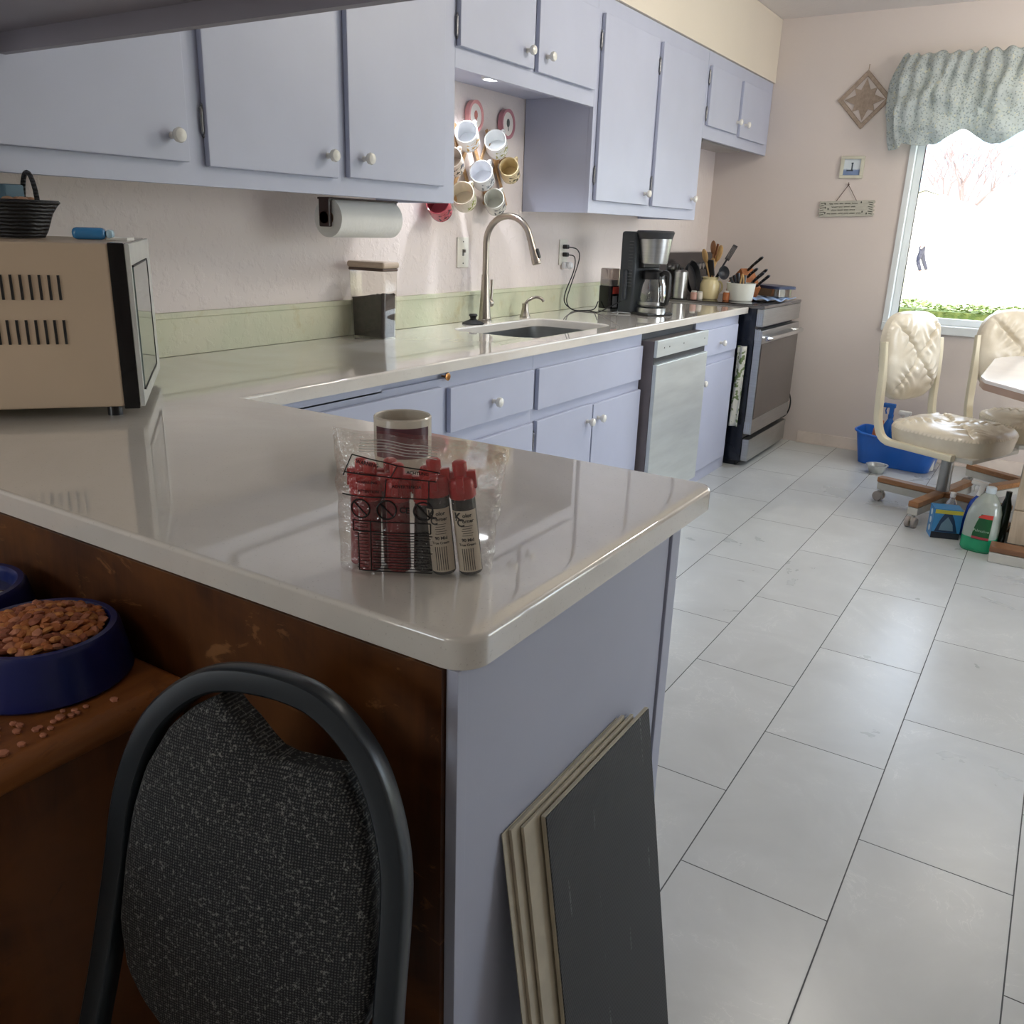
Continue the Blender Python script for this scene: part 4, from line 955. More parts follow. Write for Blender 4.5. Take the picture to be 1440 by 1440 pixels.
# ------------------------------------------------------------------ dinette chairs
t = NT('cream_vinyl'); v = t.coord(); t.link(t.mix(t.ramp(t.noise(v, 7, 3), .3, .7), lin((226, 218, 200)), lin((208, 198, 178))), t.bsdf.inputs['Base Color']); t.bsdf.inputs['Roughness'].default_value = .24; t.bump(t.noise(v, 34, 4, .6, .8), .25, .004); M_VINYL = t.m
M_OAKT = woodmat('honey_oak', (176, 128, 84), (142, 96, 58), 0, .4)
M_TUBE = mat('ivory_powdercoat', (224, 216, 190), .3, var=.03); M_GREYP = mat('grey_steel_post', (176, 176, 172), .3, .6)
M_GREYL = mat('stone_grey_enamel', (196, 194, 184), .4)
def cushion(w, h, th, k=24, pw=3.2, sag=0):
    """puffy square cushion with diagonal tufted seams meeting in the middle; lies in xy, bulges +z"""
    def fn(u, v):
        a = u*2-1; c = v*2-1
        # map square to superellipse-ish
        m = max(abs(a), abs(c), 1e-6); l = (abs(a)**pw+abs(c)**pw)**(1/pw) if m > 1e-5 else 1; s_ = m/l
        x, y = a*s_, c*s_
        r = m; e = max(0, 1-r**4)**.5
        z = th*(.25+.75*e) if r < 1 else th*.25
        dg = abs(abs(x)-abs(y)); g = math.exp(-(dg/.055)**2)*min(1, r*3)*(1-r**6)
        z -= th*.42*g
        z -= th*.5*math.exp(-(r/.09)**2)
        # pleats fan out perpendicular to the seams
        t_ = x if abs(y) > abs(x) else y
        amp = math.exp(-(dg/.30)**2)*(1-math.exp(-(dg/.05)**2))*min(1, r*2.0)
        z += th*.12*sin((abs(x)+abs(y))*k+2.2*sin(t_*7))*amp*(1-r**8)
        z += th*.06*noise.noise(Vector((x*4, y*4, w*7)))
        return (x*w/2, y*h/2, z)
    return fn
def dinette_chair(label, loc, rz):
    r = thing('dinette_chair', label, 'chair', loc, rz)
    # seat
    b = MB(); f = cushion(.50, .50, .062); b.grid(lambda u, v: (f(u, v)[0], f(u, v)[1], .415+f(u, v)[2]), 72, 72)
    def side(u, v):
        P = f(*[(u*4, 0), (1, u*4-1), (3-u*4, 1), (0, 4-u*4)][min(3, int(u*4))]) ; k = 1-.05*v
        return (P[0]*k, P[1]*k, .415+P[2]-v*.075+.0)
    b.grid(side, 96, 5, closeu=True); b.mi = 0
    b.grid(lambda u, v: ((u-.5)*.44, (v-.5)*.44, .356), 1, 1)
    b.build('seat', M_VINYL, r, ang=70)
    b = MB(); b.box(-.22, .22, -.22, .22, .335, .358, .006); b.build('seat_pan', M_GREYL, r)
    # back
    B = frame((-.292, -.012, .752), (0, 1, 0), (1, 0, .10))  # local z faces forward
    b = MB(); g = cushion(.47, .43, .07, 20, 3.2)
    fz = lambda P: (P[0]*(1-.10*max(0, -P[1]/.235)), P[1], P[2])
    sgn = -1 if (B @ Vector((0, 1, 0)) - B @ Vector((0, 0, 0))).z < 0 else 1
    b.grid(lambda u, v: fz((g(u, v)[0], g(u, v)[1]*sgn, g(u, v)[2])), 72, 72, M=B)
    b.grid(lambda u, v: fz((g(u, v)[0], g(u, v)[1]*sgn, -.4*g(u, v)[2]-.004)), 40, 40, M=B)
    def bs(u, v):
        P = g(*[(u*4, 0), (1, u*4-1), (3-u*4, 1), (0, 4-u*4)][min(3, int(u*4))]); return fz((P[0], P[1]*sgn, P[2]*(1-v)+(-.4*P[2]-.004)*v))
    b.grid(bs, 96, 2, closeu=True, M=B)
    b.build('backrest', M_VINYL, r, ang=70)
    for s in (-1, 1):
        y = s*.243
        P = [(-.285, y, .83), (-.272, y, .72), (-.262, y, .52), (-.250, y, .44), (-.225, y, .385), (-.18, y, .362), (-.08, y, .358), (.14, y, .352)]
        b = MB(); b.tube(smoothpath(P, 5), .015, 10, sec=(.016, .020), up=(0, 1, 0)); fr = b.build('side_rail', M_TUBE, r)
        b = MB(); [b.cyl(.006, 0, .004, 10, T(x, y+s*.012, z) @ R(-90*s, 'X')) for x, z in ((-.281, .79), (-.270, .70))]; b.build('bolts', M_HINGE, fr)
    b = MB(); b.box(-.10, .10, -.10, .10, .315, .336, .004); b.cyl(.032, .06, .32, 24, r2=.028); b.cyl(.05, .05, .075, 24); b.build('pedestal', M_GREYP, r)
    return r
def star_leg(r, ang, L=.30, caster=True):
    lg = MB(); M = R(ang, 'Z')
    lg.box(.02, L, -.024, .024, .062, .100, .004, M=M); o = lg.build('base_leg', M_GREYL, r)
    b = MB(); b.box(.0, L+.004, -.0245, .0245, .1005, .128, .005, M=M); w = b.build('wood_cap', M_OAKT, o)
    if caster:
        cb = MB(); cb.cyl(.008, .03, .066, 10, T(L-.022, 0, 0)); cb.tube([(L-.022, 0, .055), (L-.012, 0, .05), (L-.008, 0, .03)], .008, 8); bmesh.ops.transform(cb.b, matrix=M, verts=cb.b.verts); cb.build('caster_stem', M_GREYL, o)
        cb = MB(); 
        for y in (-.015, .015): cb.cyl(.026, -.010, .010, 20, T(L-.008, y, .0265) @ R(90, 'X'), bev=.004)
        bmesh.ops.transform(cb.b, matrix=M, verts=cb.b.verts); cb.build('caster_wheels', mat('taupe_caster', (168, 158, 150), .3), o)
ch1 = dinette_chair('cream tufted vinyl swivel chair in front of the blue tub', (-.352, 4.590, 0), -22)
for a in (186.5, 276.4, 6.5, 96): star_leg(ch1, a, .315)
ch2 = dinette_chair('cream tufted vinyl swivel chair behind the table below the window', (-.010, 5.115, 0), -57)
for a in (206.6, 296.6, 26.6, 116.6): star_leg(ch2, a, .33, True)

# ------------------------------------------------------------------ table
tb = thing('dining_table', 'pale pedestal table with rounded corners at the right edge', 'table', (0, 0, 0))
P = [(-.085, 3.905), (-.235, 4.10), (-.262, 4.22), (-.262, 4.92), (-.24, 5.02), (-.155, 5.16), (-.06, 5.20), (.70, 5.20), (.86, 5.08), (.92, 4.9), (.92, 4.2), (.86, 3.95), (.72, 3.83), (.06, 3.83)]
b = MB(); b.prism(P, .735, .75, bev=.004); b.build('tabletop', mat('pale_laminate', (226, 220, 216), .12, var=.02), tb)
b = MB(); b.prism(P, .706, .735); b.build('tabletop_edge', mat('taupe_edge', (170, 142, 124), .35), tb)
M_PALEW = woodmat('pale_oak', (206, 190, 166), (186, 168, 142), 2, .5)
b = MB(); b.box(-.03, .55, 4.12, 4.50, .062, .21, .004); b.box(-.03, .55, 4.12, 4.50, .216, .62, .004); b.box(-.022, .54, 4.13, 4.49, .2, .705); b.build('pedestal', M_PALEW, tb)
for y in (4.02, 4.36):
    b = MB(); b.box(-.085, .62, y-.02, y+.065, .0, .045, .004); lg = b.build('foot', M_GREYL, tb)
    b = MB(); b.box(-.087, .622, y-.021, y+.066, .0455, .072, .006); b.build('wood_cap', woodmat('brown_oak', (140, 100, 72), (108, 74, 50), 0, .4), lg)
# ------------------------------------------------------------------ on the floor
tubt = thing('plastic_tub', 'bright blue plastic tub of cleaning bottles by the far wall', 'tub', (-.705, 5.515, .0), rz=-7)
M_BLUE = mat('bright_blue_plastic', (30, 104, 200), .28, var=.05)
def tubf(u, v, o=0):
    k = .86+.14*v; P = rrect(-.235, .235, -.12, .12, .06, 6); x, y = P[int(round(u*len(P))) % len(P)]
    zt = .155-.03*(x/.235)+.0*y-.012*cos(x*13)
    return (x*k-(.004*(1 if x > 0 else -1) if o else 0), y*k-(.004*(1 if y > 0 else -1) if o else 0), .002+(zt)*v+(.006 if o and v == 0 else 0))
b = MB(); b.grid(lambda u, v: tubf(u, v), 28, 10, closeu=True); b.grid(lambda u, v: tubf(u, v, 1), 28, 10, closeu=True)
P0 = [tubf(i/28, 0) for i in range(28)]; vs = [b.b.verts.new(p) for p in P0]; b.b.faces.new(vs)
rim = [Vector(tubf(i/28, 1))*1 for i in range(28)]; rim = [Vector((p.x*1.02, p.y*1.03, p.z)) for p in rim]
b.tube(rim, .007, 8, closed=True); b.build('tub_body', M_BLUE, tubt)
TM = T(-.705, 5.515, 0) @ R(-7, 'Z')
def bottle(name, label, x, y, r, h, m, capm, z0=.012, cap='cap', lab=None, sy=1, grp='cleaning bottles in the blue tub', M0=None, tilt=0):
    t_ = thing(name, label, 'bottle', group=grp); t_.matrix_world = (M0 or TM) @ T(x, y, z0) @ R(tilt, 'Y')
    b = MB(); b.lathe([(0, 0), (r*.92, 0), (r, .006), (r, h*.62), (r*.85, h*.74), (r*.38, h*.86), (r*.36, h*.9), (0, h*.9)], 20, sy=sy); b.build('bottle_body', m, t_)
    if cap == 'cap': b = MB(); b.cyl(r*.45, h*.88, h, 16, bev=.002); b.build('cap', capm, t_)
    else:
        b = MB(); b.cyl(r*.42, h*.88, h*.95, 14); b.box(-.012, .012, -.012, .012, h*.94, h*1.12, .004); b.box(-.05, .02, -.011, .011, h*1.08, h*1.17, .005); b.tube([(-.028, 0, h*1.1), (-.034, 0, h*1.02), (-.028, 0, h*.95)], .004, 6); b.build('spray_trigger', capm, t_)
    if lab:
        b = MB(); b.lathe([(r+.0007, h*.15), (r+.0007, h*.55)], 20, sy=sy*1.0); b.build('label', lab, t_)
M_BB = mat('medium_blue_bottle', (28, 96, 176), .25); M_OR = mat('orange_plastic', (216, 126, 76), .35)
bottle('spray_bottle', 'blue spray bottle standing tallest in the left of the tub', -.075, .02, .038, .30, M_BB, M_BB, cap='spray')
bottle('cleaning_bottle', 'orange bottle at the left end of the blue tub', -.155, .045, .018, .24, M_OR, M_OR)
bottle('cleaning_bottle', 'orange-red slim bottle tucked beside the orange one', -.125, .06, .014, .235, mat('rust_plastic', (190, 96, 60), .35), M_OR)
bottle('spray_bottle', 'white spray bottle behind the chair post in the tub', .015, .03, .03, .27, M_WHITE, M_WHITE, cap='spray')
bottle('cleaning_bottle', 'navy bottle lying low in the middle of the tub', .03, -.04, .03, .20, mat('navy_plastic', (30, 40, 70), .25), M_BLACK)
bottle('cleaning_bottle', 'green bottle right of the middle in the tub', .10, -.03, .033, .195, mat('green_plastic', (56, 120, 70), .3), M_BLACK)
bottle('cleaning_bottle', 'dark bottle between the green one and white tin', .15, .035, .028, .19, mat('dark_teal', (26, 44, 52), .3), M_BLACK)
bottle('cleaning_bottle', 'grey pack of wipes low at the left of the tub', -.13, -.045, .036, .14, mat('silvery_wrap', (150, 150, 160), .2), M_WHITE)
wt = thing('white_tin', 'white tin with red print at the right of the blue tub', 'tin', group='cleaning bottles in the blue tub'); wt.matrix_world = TM @ T(.185, -.02, .012)
b = MB(); b.cyl(.035, 0, .165, 24, bev=.003); c_ = b.build('can', M_WHITE, wt)
b = MB(); b.lathe([(.0356, .11), (.0356, .145)], 24); b.build('red_print', mat('red_print', (204, 50, 56), .4), wt)
bl = thing('metal_bowl', 'small shiny white-rimmed bowl on the floor before the tub', 'bowl', (-.765, 5.255, 0))
b = MB(); b.lathe([(0, .003), (.036, 0), (.040, .004), (.052, .042), (.062, .046), (.062, .049), (.050, .047), (.038, .01), (0, .007)], 32); b.build('bowl', mat('pewter', (206, 208, 204), .22, .4), bl)
b = MB(); b.lathe([(0, .03), (.044, .03)], 24); b.build('water', clearmat('still_water', tint=(190, 200, 205), amount=.6), bl)
# jug
jg = thing('vinegar_jug', 'translucent gallon jug with green liquid and green label', 'jug', (-.137, 4.155, 0), rz=-12)
def jf(u, v, off=0, v1=1):
    H = .285
    z = v*v1*H; k = z/H
    prof = [(0, .90), (.03, 1.0), (.35, 1.0), (.6, .93), (.78, .72), (.88, .42), (.93, .25), (1.0, .25)]
    for (a, p_), (c, q) in zip(prof, prof[1:]):
        if a <= k <= c: s_ = p_+(q-p_)*(k-a)/(c-a); break
    else: s_ = .25
    a = u*2*pi; pw = 3.0 if k < .75 else 2
    cx, sx_ = cos(a), sin(a); l = (abs(cx)**pw+abs(sx_)**pw)**(1/pw)
    return (cx/l*.069*s_-off*cx+(.016*max(0, k-.5)), sx_/l*.060*s_-off*sx_, z)
b = MB(); b.grid(lambda u, v: jf(u, v), 48, 40, closeu=True); vs = [b.b.verts.new(jf(i/48, 0)) for i in range(48)]; b.b.faces.new(vs)
b.build('jug_body', clearmat('milky_polythene', tint=(228, 238, 230), amount=.2, bodyamt=.45, body=(224, 232, 222), rough=.2), jg)
b = MB(); b.grid(lambda u, v: jf(u, v, -.0004, .23), 48, 12, closeu=True); p_ = [jf(i/48, 1, -.0004, .23) for i in range(48)]; vs = [b.b.verts.new(q) for q in p_]; b.b.faces.new(vs); vs = [b.b.verts.new((q[0], q[1], .003)) for q in [jf(i/48, 0, .003) for i in range(48)]]; b.b.faces.new(vs)
b.build('green_liquid', mat('emerald_liquid', (34, 158, 110), .2, emit=None), jg)
b = MB(); b.lathe([(0, .262), (.021, .262), (.021, .286), (.018, .289), (0, .289)], 20, T(.008, 0, 0)); b.build('cap', mat('ice_white_cap', (214, 226, 232), .3), jg)
M_GRN = mat('bottle_green_print', (14, 88, 44), .3)
def jl(x0, x1, z0, z1, off=.0012, curve=True):
    def fn(u, v):
        z = z0+(z1-z0)*v; left = x0+(.022*v*v if curve else 0); x = left+(x1-left)*u
        Y = -1.
        # find front surface y for x at height z
        best = None
        for i in range(60):
            a = -pi+pi*i/60; q = jf((a/(2*pi)) % 1, z/.285)
            if best is None or abs(q[0]-x) < abs(best[0]-x): best = q
        return (x, best[1]-off, z)
    return fn
b = MB(); b.grid(jl(-.018, .050, .06, .175), 14, 14); lb = b.build('green_label', M_GRN, jg)
b = MB(); b.grid(jl(-.006, .050, .158, .176, .002), 8, 3); b.build('red_flash', mat('red_flash', (206, 66, 56), .4), lb)
b = MB(); b.grid(jl(-.018, .050, .064, .074, .002, False), 8, 2); b.build('red_band', mat('dusky_red', (168, 60, 70), .4), lb)
def jwarp(co): f_ = jl(co.x, co.x+.001, co.z, co.z+.001, .0035, False)(0, 0); return Vector((co.x, f_[1], co.z))
textmesh('Palmolive', .0165, T(.016, 0, .102) @ XZ, 'lettering', mat('mint_white', (206, 228, 210), .4), lb, .0001, warp=jwarp)
# detergent carton
bxm = T(-.292, 4.255, 0) @ R(18, 'Z')
ct = thing('detergent_carton', 'blue detergent carton with three white discs beside the jug', 'box'); ct.matrix_world = bxm
M_CB = mat('cyan_blue_card', (60, 138, 196), .35); M_CN = mat('deep_navy_card', (30, 58, 92), .35)
b = MB(); b.box(-.060, .060, -.045, .045, .0005, .140, .001); b.build('carton', M_CB, ct)
b = MB(); b.box(-.0595, .0595, -.0462, -.0452, .001, .030); b.build('dark_base_band', mat('ink_card', (38, 44, 56), .4), ct)
b = MB(); b.prism([(-.048, .032), (.048, .032), (.03, .09), (.016, .118), (-.016, .118), (-.03, .09)], .0452, .0465, M=Matrix(((1, 0, 0, 0), (0, 0, -1, 0), (0, 1, 0, 0), (0, 0, 0, 1)))); b.build('navy_shield', M_CN, ct)
b = MB(); b.prism([(-.030, .040), (.030, .040), (.024, .07), (.0, .105), (-.024, .07)], .0466, .0472, M=Matrix(((1, 0, 0, 0), (0, 0, -1, 0), (0, 1, 0, 0), (0, 0, 0, 1)))); b.build('grey_emblem', mat('slate_emblem', (110, 140, 160), .4), ct)
b = MB(); b.box(-.056, .0595, -.0468, -.0452, .118, .136); b.build('yellow_strip', mat('yellow_strip', (206, 196, 72), .4), ct)
b = MB()
for z in (.112, .074, .036): b.cyl(.0145, .0602, .0612, 18, T(0, .0, z) @ R(-90, 'Y'))
b.build('white_discs', mat('disc_white', (222, 232, 236), .4), ct)
M_BOTB = mat('royal_blue_bottle', (24, 66, 160), .2)
bottle('dish_soap_bottle', 'royal blue soap bottle with white spout leaning behind the carton', -.205, 4.33, .033, .225, M_BOTB, M_WHITE, z0=.001, M0=Matrix.Identity(4), cap='spray', grp='bottles beside the chair leg', tilt=8)
bottle('clear_bottle', 'short clear bottle with white cap behind the blue carton', -.285, 4.355, .028, .185, clearmat('clear_pet', tint=(225, 228, 232), amount=.5, bodyamt=.2), M_WHITE, z0=.001, M0=Matrix.Identity(4), grp='bottles beside the chair leg')
wp = MB(); wp.grid(lambda u, v: (-.11+.10*u, 4.30+.14*v, .012+.055*abs(noise.noise(Vector((u*3, v*3, 1))))+.09*u*(1-v)), 18, 18)
o = wp.build('crumpled_tissue', mat('tissue_white', (214, 218, 218), .9), ang=20); md = o.modifiers.new('t', 'SOLIDIFY'); md.thickness = .002; tag(o, 'crumpled white tissue on the floor behind the jug', 'tissue')
dg = thing('dark_shadow_shape', 'dark green bottle shape standing for shadow against the table pedestal', 'bottle', (-.062, 4.235, 0.001))  # dark solid in place of the shadows behind the jug
b = MB(); b.lathe([(0, 0), (.021, 0), (.022, .01), (.022, .19), (.012, .23), (.012, .26), (0, .262)], 18); b.build('bottle_body', mat('dark_green_shade', (18, 34, 26), .1), dg)
# ------------------------------------------------------------------ floor planks leaning on the end panel
def lean_board(name, label, ytop, xtop, z_top, W, L, group, rot=0, k=.150, th=.0055, pad_out=False):
    a = math.atan(k)
    t_ = thing(name, label, 'flooring plank', group=group)
    # local: x thickness outward (+x world), y width, z up along the board
    zt_ = z_top; up = Vector((-sin(a), 0, cos(a)))
    foot = Vector((xtop, ytop, zt_))-up*L
    foot = foot+Vector((0, 0, max(0, .001-foot.z)))
    t_.matrix_world = frame(foot, (cos(a), 0, sin(a)), up)
    # frame's y axis = z cross x
    b = MB(); b.box(-th, 0, 0, W, 0, L, .0006); b.build('plank_core', mat('beige_plank_core', (196, 187, 166), .6, var=.06, vs=20), t_)
    if not pad_out: return t_
    b = MB(); b.box(.0, .0014, .0015, W-.0015, .0015, L-.0015); pad = b.build('black_underlay', M_PAD, t_)
    return t_
t = NT('ribbed_black_underlay'); v = t.coord(); sp = t.node('ShaderNodeSeparateXYZ'); t.link(v, sp.inputs[0])
wv = t.math('SINE', t.math('MULTIPLY', t.math('ADD', sp.outputs[2], t.math('MULTIPLY', sp.outputs[1], -.55)), 1000.0))
c = t.mix(t.ramp(wv, -.6, .8), lin((42, 43, 45)), lin((66, 67, 68)))
# faint printed dashes running down the underlay
g_ = t.math('ABSOLUTE', t.math('SUBTRACT', t.math('FRACT', t.math('MULTIPLY', sp.outputs[1], 13.0)), .5))
ln = t.math('LESS_THAN', g_, .018); dsh = t.ramp(t.noise(t.coord('Object', (1, 30, 7)), 1.0, 2), .54, .56); wd_ = t.ramp(t.noise(t.coord('Object', (1, 1, 160)), 1.5, 1), .45, .5)
c = t.mix(t.math('MULTIPLY', t.math('MULTIPLY', ln, t.math('MULTIPLY', dsh, wd_)), .45), c, lin((150, 152, 152)))
t.link(c, t.bsdf.inputs['Base Color']); t.bsdf.inputs['Roughness'].default_value = .6; t.bump(wv, .25, .0006); M_PAD = t.m
lean_board('flooring_plank', 'outermost leaning plank showing its ribbed black underlay', .755, -.4085, .626, .302, .625, 'planks leaning on the peninsula end', pad_out=True)
lean_board('flooring_plank', 'second leaning plank, a pale strip beside the black face', .722, -.4175, .628, .302, .625, 'planks leaning on the peninsula end', th=.0045)
lean_board('flooring_plank', 'third leaning plank from the front of the stack', .706, -.4245, .632, .302, .625, 'planks leaning on the peninsula end', th=.0045)
lean_board('flooring_plank', 'rearmost leaning plank touching the lilac end panel', .694, -.4315+.002, .632, .302, .625, 'planks leaning on the peninsula end', th=.0015)
# ------------------------------------------------------------------ cupboard with dog bowls
ds = thing('wooden_cupboard', 'orange-brown wooden cupboard with rounded top edge, lower left', 'cupboard', (0, 0, 0))
M_OAKD = woodmat('worn_orange_oak', (152, 94, 46), (116, 66, 28), 1, .38, 5, patch=((158, 98, 50), (104, 62, 28)))
M_OAKS = woodmat('orange_oak_side', (112, 64, 22), (82, 44, 12), 2, .42, 5, patch=((116, 68, 26), (88, 50, 20)))
TX1, TY0, TY1, TZ = -.818, -.35, YP1-.013, .756
b = MB(); b.box(-1.75, TX1, TY0, TY1, TZ-.038, TZ, .016, seg=4); top = b.build('top', M_OAKD, ds)
b = MB(); b.box(-1.73, TX1-.018, TY0+.02, TY1-.002, .06, TZ-.038, .003); b.build('body', M_OAKS, ds)
b = MB(); b.box(-1.72, TX1-.04, TY0+.04, TY1-.01, .0, .06); b.build('plinth', M_OAKS, ds)
M_BOWL = mat('navy_plastic_bowl', (18, 32, 94), .3, var=.06)
def petbowl(label, x, y, kibble):
    r = thing('pet_bowl', label, 'pet bowl', (x, y, TZ+.0005))
    b = MB(); b.lathe([(0, .004), (.094, 0), (.098, .004), (.088, .058), (.084, .064), (.077, .064), (.072, .058), (.066, .016), (0, .012)], 48); b.build('bowl', M_BOWL, r); return r
petbowl('navy plastic pet bowl heaped with kibble on the cupboard', -.962, .492, True)
pb2 = petbowl('navy plastic pet bowl of water at the left picture edge', -1.168, .492, False)
b = MB(); b.lathe([(0, .045), (.070, .045)], 32); b.build('water', clearmat('bowl_water', tint=(120, 140, 190), amount=.5), pb2)
b = MB()
for k in range(10): b.ball(.008, (.05+.02*random.random(), .03*random.random()+.01, .052+.006*random.random()), (1.5, 1.2, .5), 8)
b.build('foam_patch', mat('white_foam', (196, 200, 206), .7), pb2)
# kibble: first piece modelled, the rest copied
random.seed(11)
M_KIB = [mat('kibble_%d' % i, c, .75, var=.12, vs=120, bump=.4, bs=300) for i, c in enumerate(((196, 130, 72), (176, 104, 56), (150, 86, 60), (186, 122, 92)))]
protos = []
for i in range(4):
    b = MB(); b.ball(.0068, (0, 0, 0), (1.15+.2*(i % 2), .9, .55), 8); 
    for v in b.b.verts: v.co *= 1+.22*noise.noise(v.co*160+Vector((i*3, 0, 0)))
    o = b.build('kibble_piece', M_KIB[i]); tag(o, 'small brown kibble piece heaped in the navy pet bowl', 'kibble', 'kibble pieces in the pet bowl'); protos.append(o)
cx, cy = -.962, .492
n = 0; placed = []
for ring in range(9):
    rr = ring*.0082; cnt = max(1, int(2*pi*rr/.0092)) if ring else 1
    for k in range(cnt):
        a = 2*pi*k/cnt+ring*.7; x, y = rr*cos(a)+random.uniform(-.0015, .0015), rr*sin(a)+random.uniform(-.0015, .0015)
        z = .058+.024*(1-(rr/.075)**2)+random.uniform(-.002, .002)
        placed.append((x, y, z))
for i, (x, y, z) in enumerate(placed):
    o = protos[i] if i < 4 else protos[random.randrange(4)].copy()
    if i >= 4: COL.objects.link(o)
    o.location = (cx+x, cy+y, TZ+z); o.rotation_euler = (random.uniform(-.5, .5), random.uniform(-.5, .5), random.uniform(0, 6))
b = MB(); b.lathe([(.0, .066), (.035, .063), (.064, .052), (.068, .04), (.0, .03)], 32)
o = b.build('kibble_heap', M_KIB[1]); o.location = (cx, cy, TZ); tag(o, 'packed kibble underneath the loose pieces in the bowl', 'kibble', kind='stuff')
b = MB()
for k in range(70):
    t_ = random.random(); x = TX1-.02-.12*random.random()**1.5; y = .33+.17*t_+random.uniform(-.03, .03)
    if (x-cx)**2+(y-cy)**2 < .1**2: continue
    b.ball(.0032+.003*random.random(), (x, y, TZ+.002), (1.2, .9, .5), 6)
o = b.build('kibble_crumbs', M_KIB[3]); tag(o, 'kibble crumbs scattered along the cupboard edge', 'crumbs', kind='stuff')
# ------------------------------------------------------------------ padded chair at the front
pcx = thing('folding_chair', 'charcoal fabric padded chair with dark metal hoop back, bottom left', 'chair')
yaw = rad(15); k = .2
e = Vector((cos(yaw), sin(yaw), 0)); dn = Vector((sin(yaw)*k, -cos(yaw)*k, -1)).normalized(); nn = e.cross(dn).normalized()  # nn: normal
if nn.y < 0: nn = -nn
O = Vector((-.565, .497, .882))
pcx.matrix_world = Matrix(((e.x, nn.x, -dn.x, O.x), (e.y, nn.y, -dn.y, O.y), (e.z, nn.z, -dn.z, O.z), (0, 0, 0, 1)))  # x right, y away from viewer, z up the back
M_FRM = mat('gunmetal_frame', (44, 50, 55), .3, .3, var=.05)
hw = [(-.445, .185), (-.36, .172), (-.29, .163), (-.22, .155), (-.165, .150), (-.115, .138), (-.07, .118), (-.038, .090), (-.018, .060), (-.010, .030), (-.008, 0)]
L_ = [(-w, z) for z, w in hw]; Rr = [(w, z) for z, w in hw[:-1]][::-1]
path = [(x-.012+(.0 if x < 0 else -.028*max(0, (-z-.2)/.25)), 0, z) for x, z in L_+Rr]
low = [(path[0][0]-.01*i, 0, path[0][2]-.11*i) for i in range(4, 0, -1)]; low2 = [(path[-1][0]+.004*i, 0, path[-1][2]-.11*i) for i in range(1, 5)]
b = MB(); b.tube(smoothpath([Vector(p) for p in low+path+low2], 4), .012, 12, sec=(.013, .014), up=(0, 1, 0)); b.build('hoop_frame', M_FRM, pcx)
# pad
t = NT('charcoal_tweed'); v = t.coord(); 
wa = t.node('ShaderNodeTexWave'); wa.bands_direction = 'X'; wa.inputs['Scale'].default_value = 110; wb = t.node('ShaderNodeTexWave'); wb.bands_direction = 'Z'; wb.inputs['Scale'].default_value = 110
for w_ in (wa, wb): t.link(v, w_.inputs[0]); w_.inputs['Distortion'].default_value = 1.2
h = t.math('MULTIPLY', wa.outputs['Fac'], wb.outputs['Fac']); sp_ = t.noise(v, 260, 3, .7)
c = t.mix(t.ramp(h, .15, .75), lin((34, 36, 38)), lin((88, 89, 88))); c = t.mix(t.math('MULTIPLY', t.ramp(sp_, .56, .66), .5), c, lin((168, 168, 162)))
t.link(c, t.bsdf.inputs['Base Color']); t.bsdf.inputs['Roughness'].default_value = .95; t.bump(h, .8, .001); M_TWEED = t.m
def padedge(a):
    """outline of the pad as angle -> (x,z)"""
    zc, H = -.2235, .2015
    sx_, cz = sin(a), cos(a)
    z = zc+H*math.copysign(abs(cz)**.85, cz)
    # half width at this z
    w = .0
    hw2 = [(-.4251, .0), (-.415, .045), (-.395, .085), (-.37, .112), (-.34, .132), (-.29, .143), (-.22, .139), (-.165, .132), (-.115, .118), (-.07, .093), (-.045, .066), (-.028, .038), (-.022, 0)]
    for (z0_, w0), (z1_, w1) in zip(hw2, hw2[1:]):
        if z0_ <= z <= z1_: w = w0+(w1-w0)*(z-z0_)/(z1_-z0_)
    x = math.copysign(w, sx_)-.012 if abs(sx_) > 1e-6 else -.012
    if x > -.048 and z > -.10:                      # slumped upper right corner
        q_ = min(1, max(0, (x+.044)/.065)); cut = -.040-.040*q_*q_*(3-2*q_)
        z = min(z, cut)
    return x-.006, z
b = MB()
N = 96; rings = []
for j, (s_, y_) in enumerate(((1.0, -.012), (1.0, .012), (.985, .018), (.94, .024), (.8, .030), (.5, .036), (.2, .038), (0, .038))):
    ring = []
    for i in range(N):
        x, z = padedge(2*pi*i/N); x = -.018+(x+.018)*s_; z = -.23+(z+.23)*s_; ring.append(b.b.verts.new((x, -y_+.010, z)))
    rings.append(ring)
for A, B_ in zip(rings, rings[1:]):
    for i in range(N):
        try: b.b.faces.new((A[i], A[(i+1) % N], B_[(i+1) % N], B_[i]))
        except ValueError: pass
b.b.faces.new(rings[0][::-1]); b.build('back_pad', M_TWEED, pcx, ang=60)
b = MB(); b.box(-.17, .14, .024, .05, -.86, -.52, .012); b.build('folded_seat', M_TWEED, pcx)
b = MB(); b.tube([(-.19, -.01, -.80), (.155, -.01, -.80)], .009, 8); b.build('cross_bar', M_FRM, pcx)
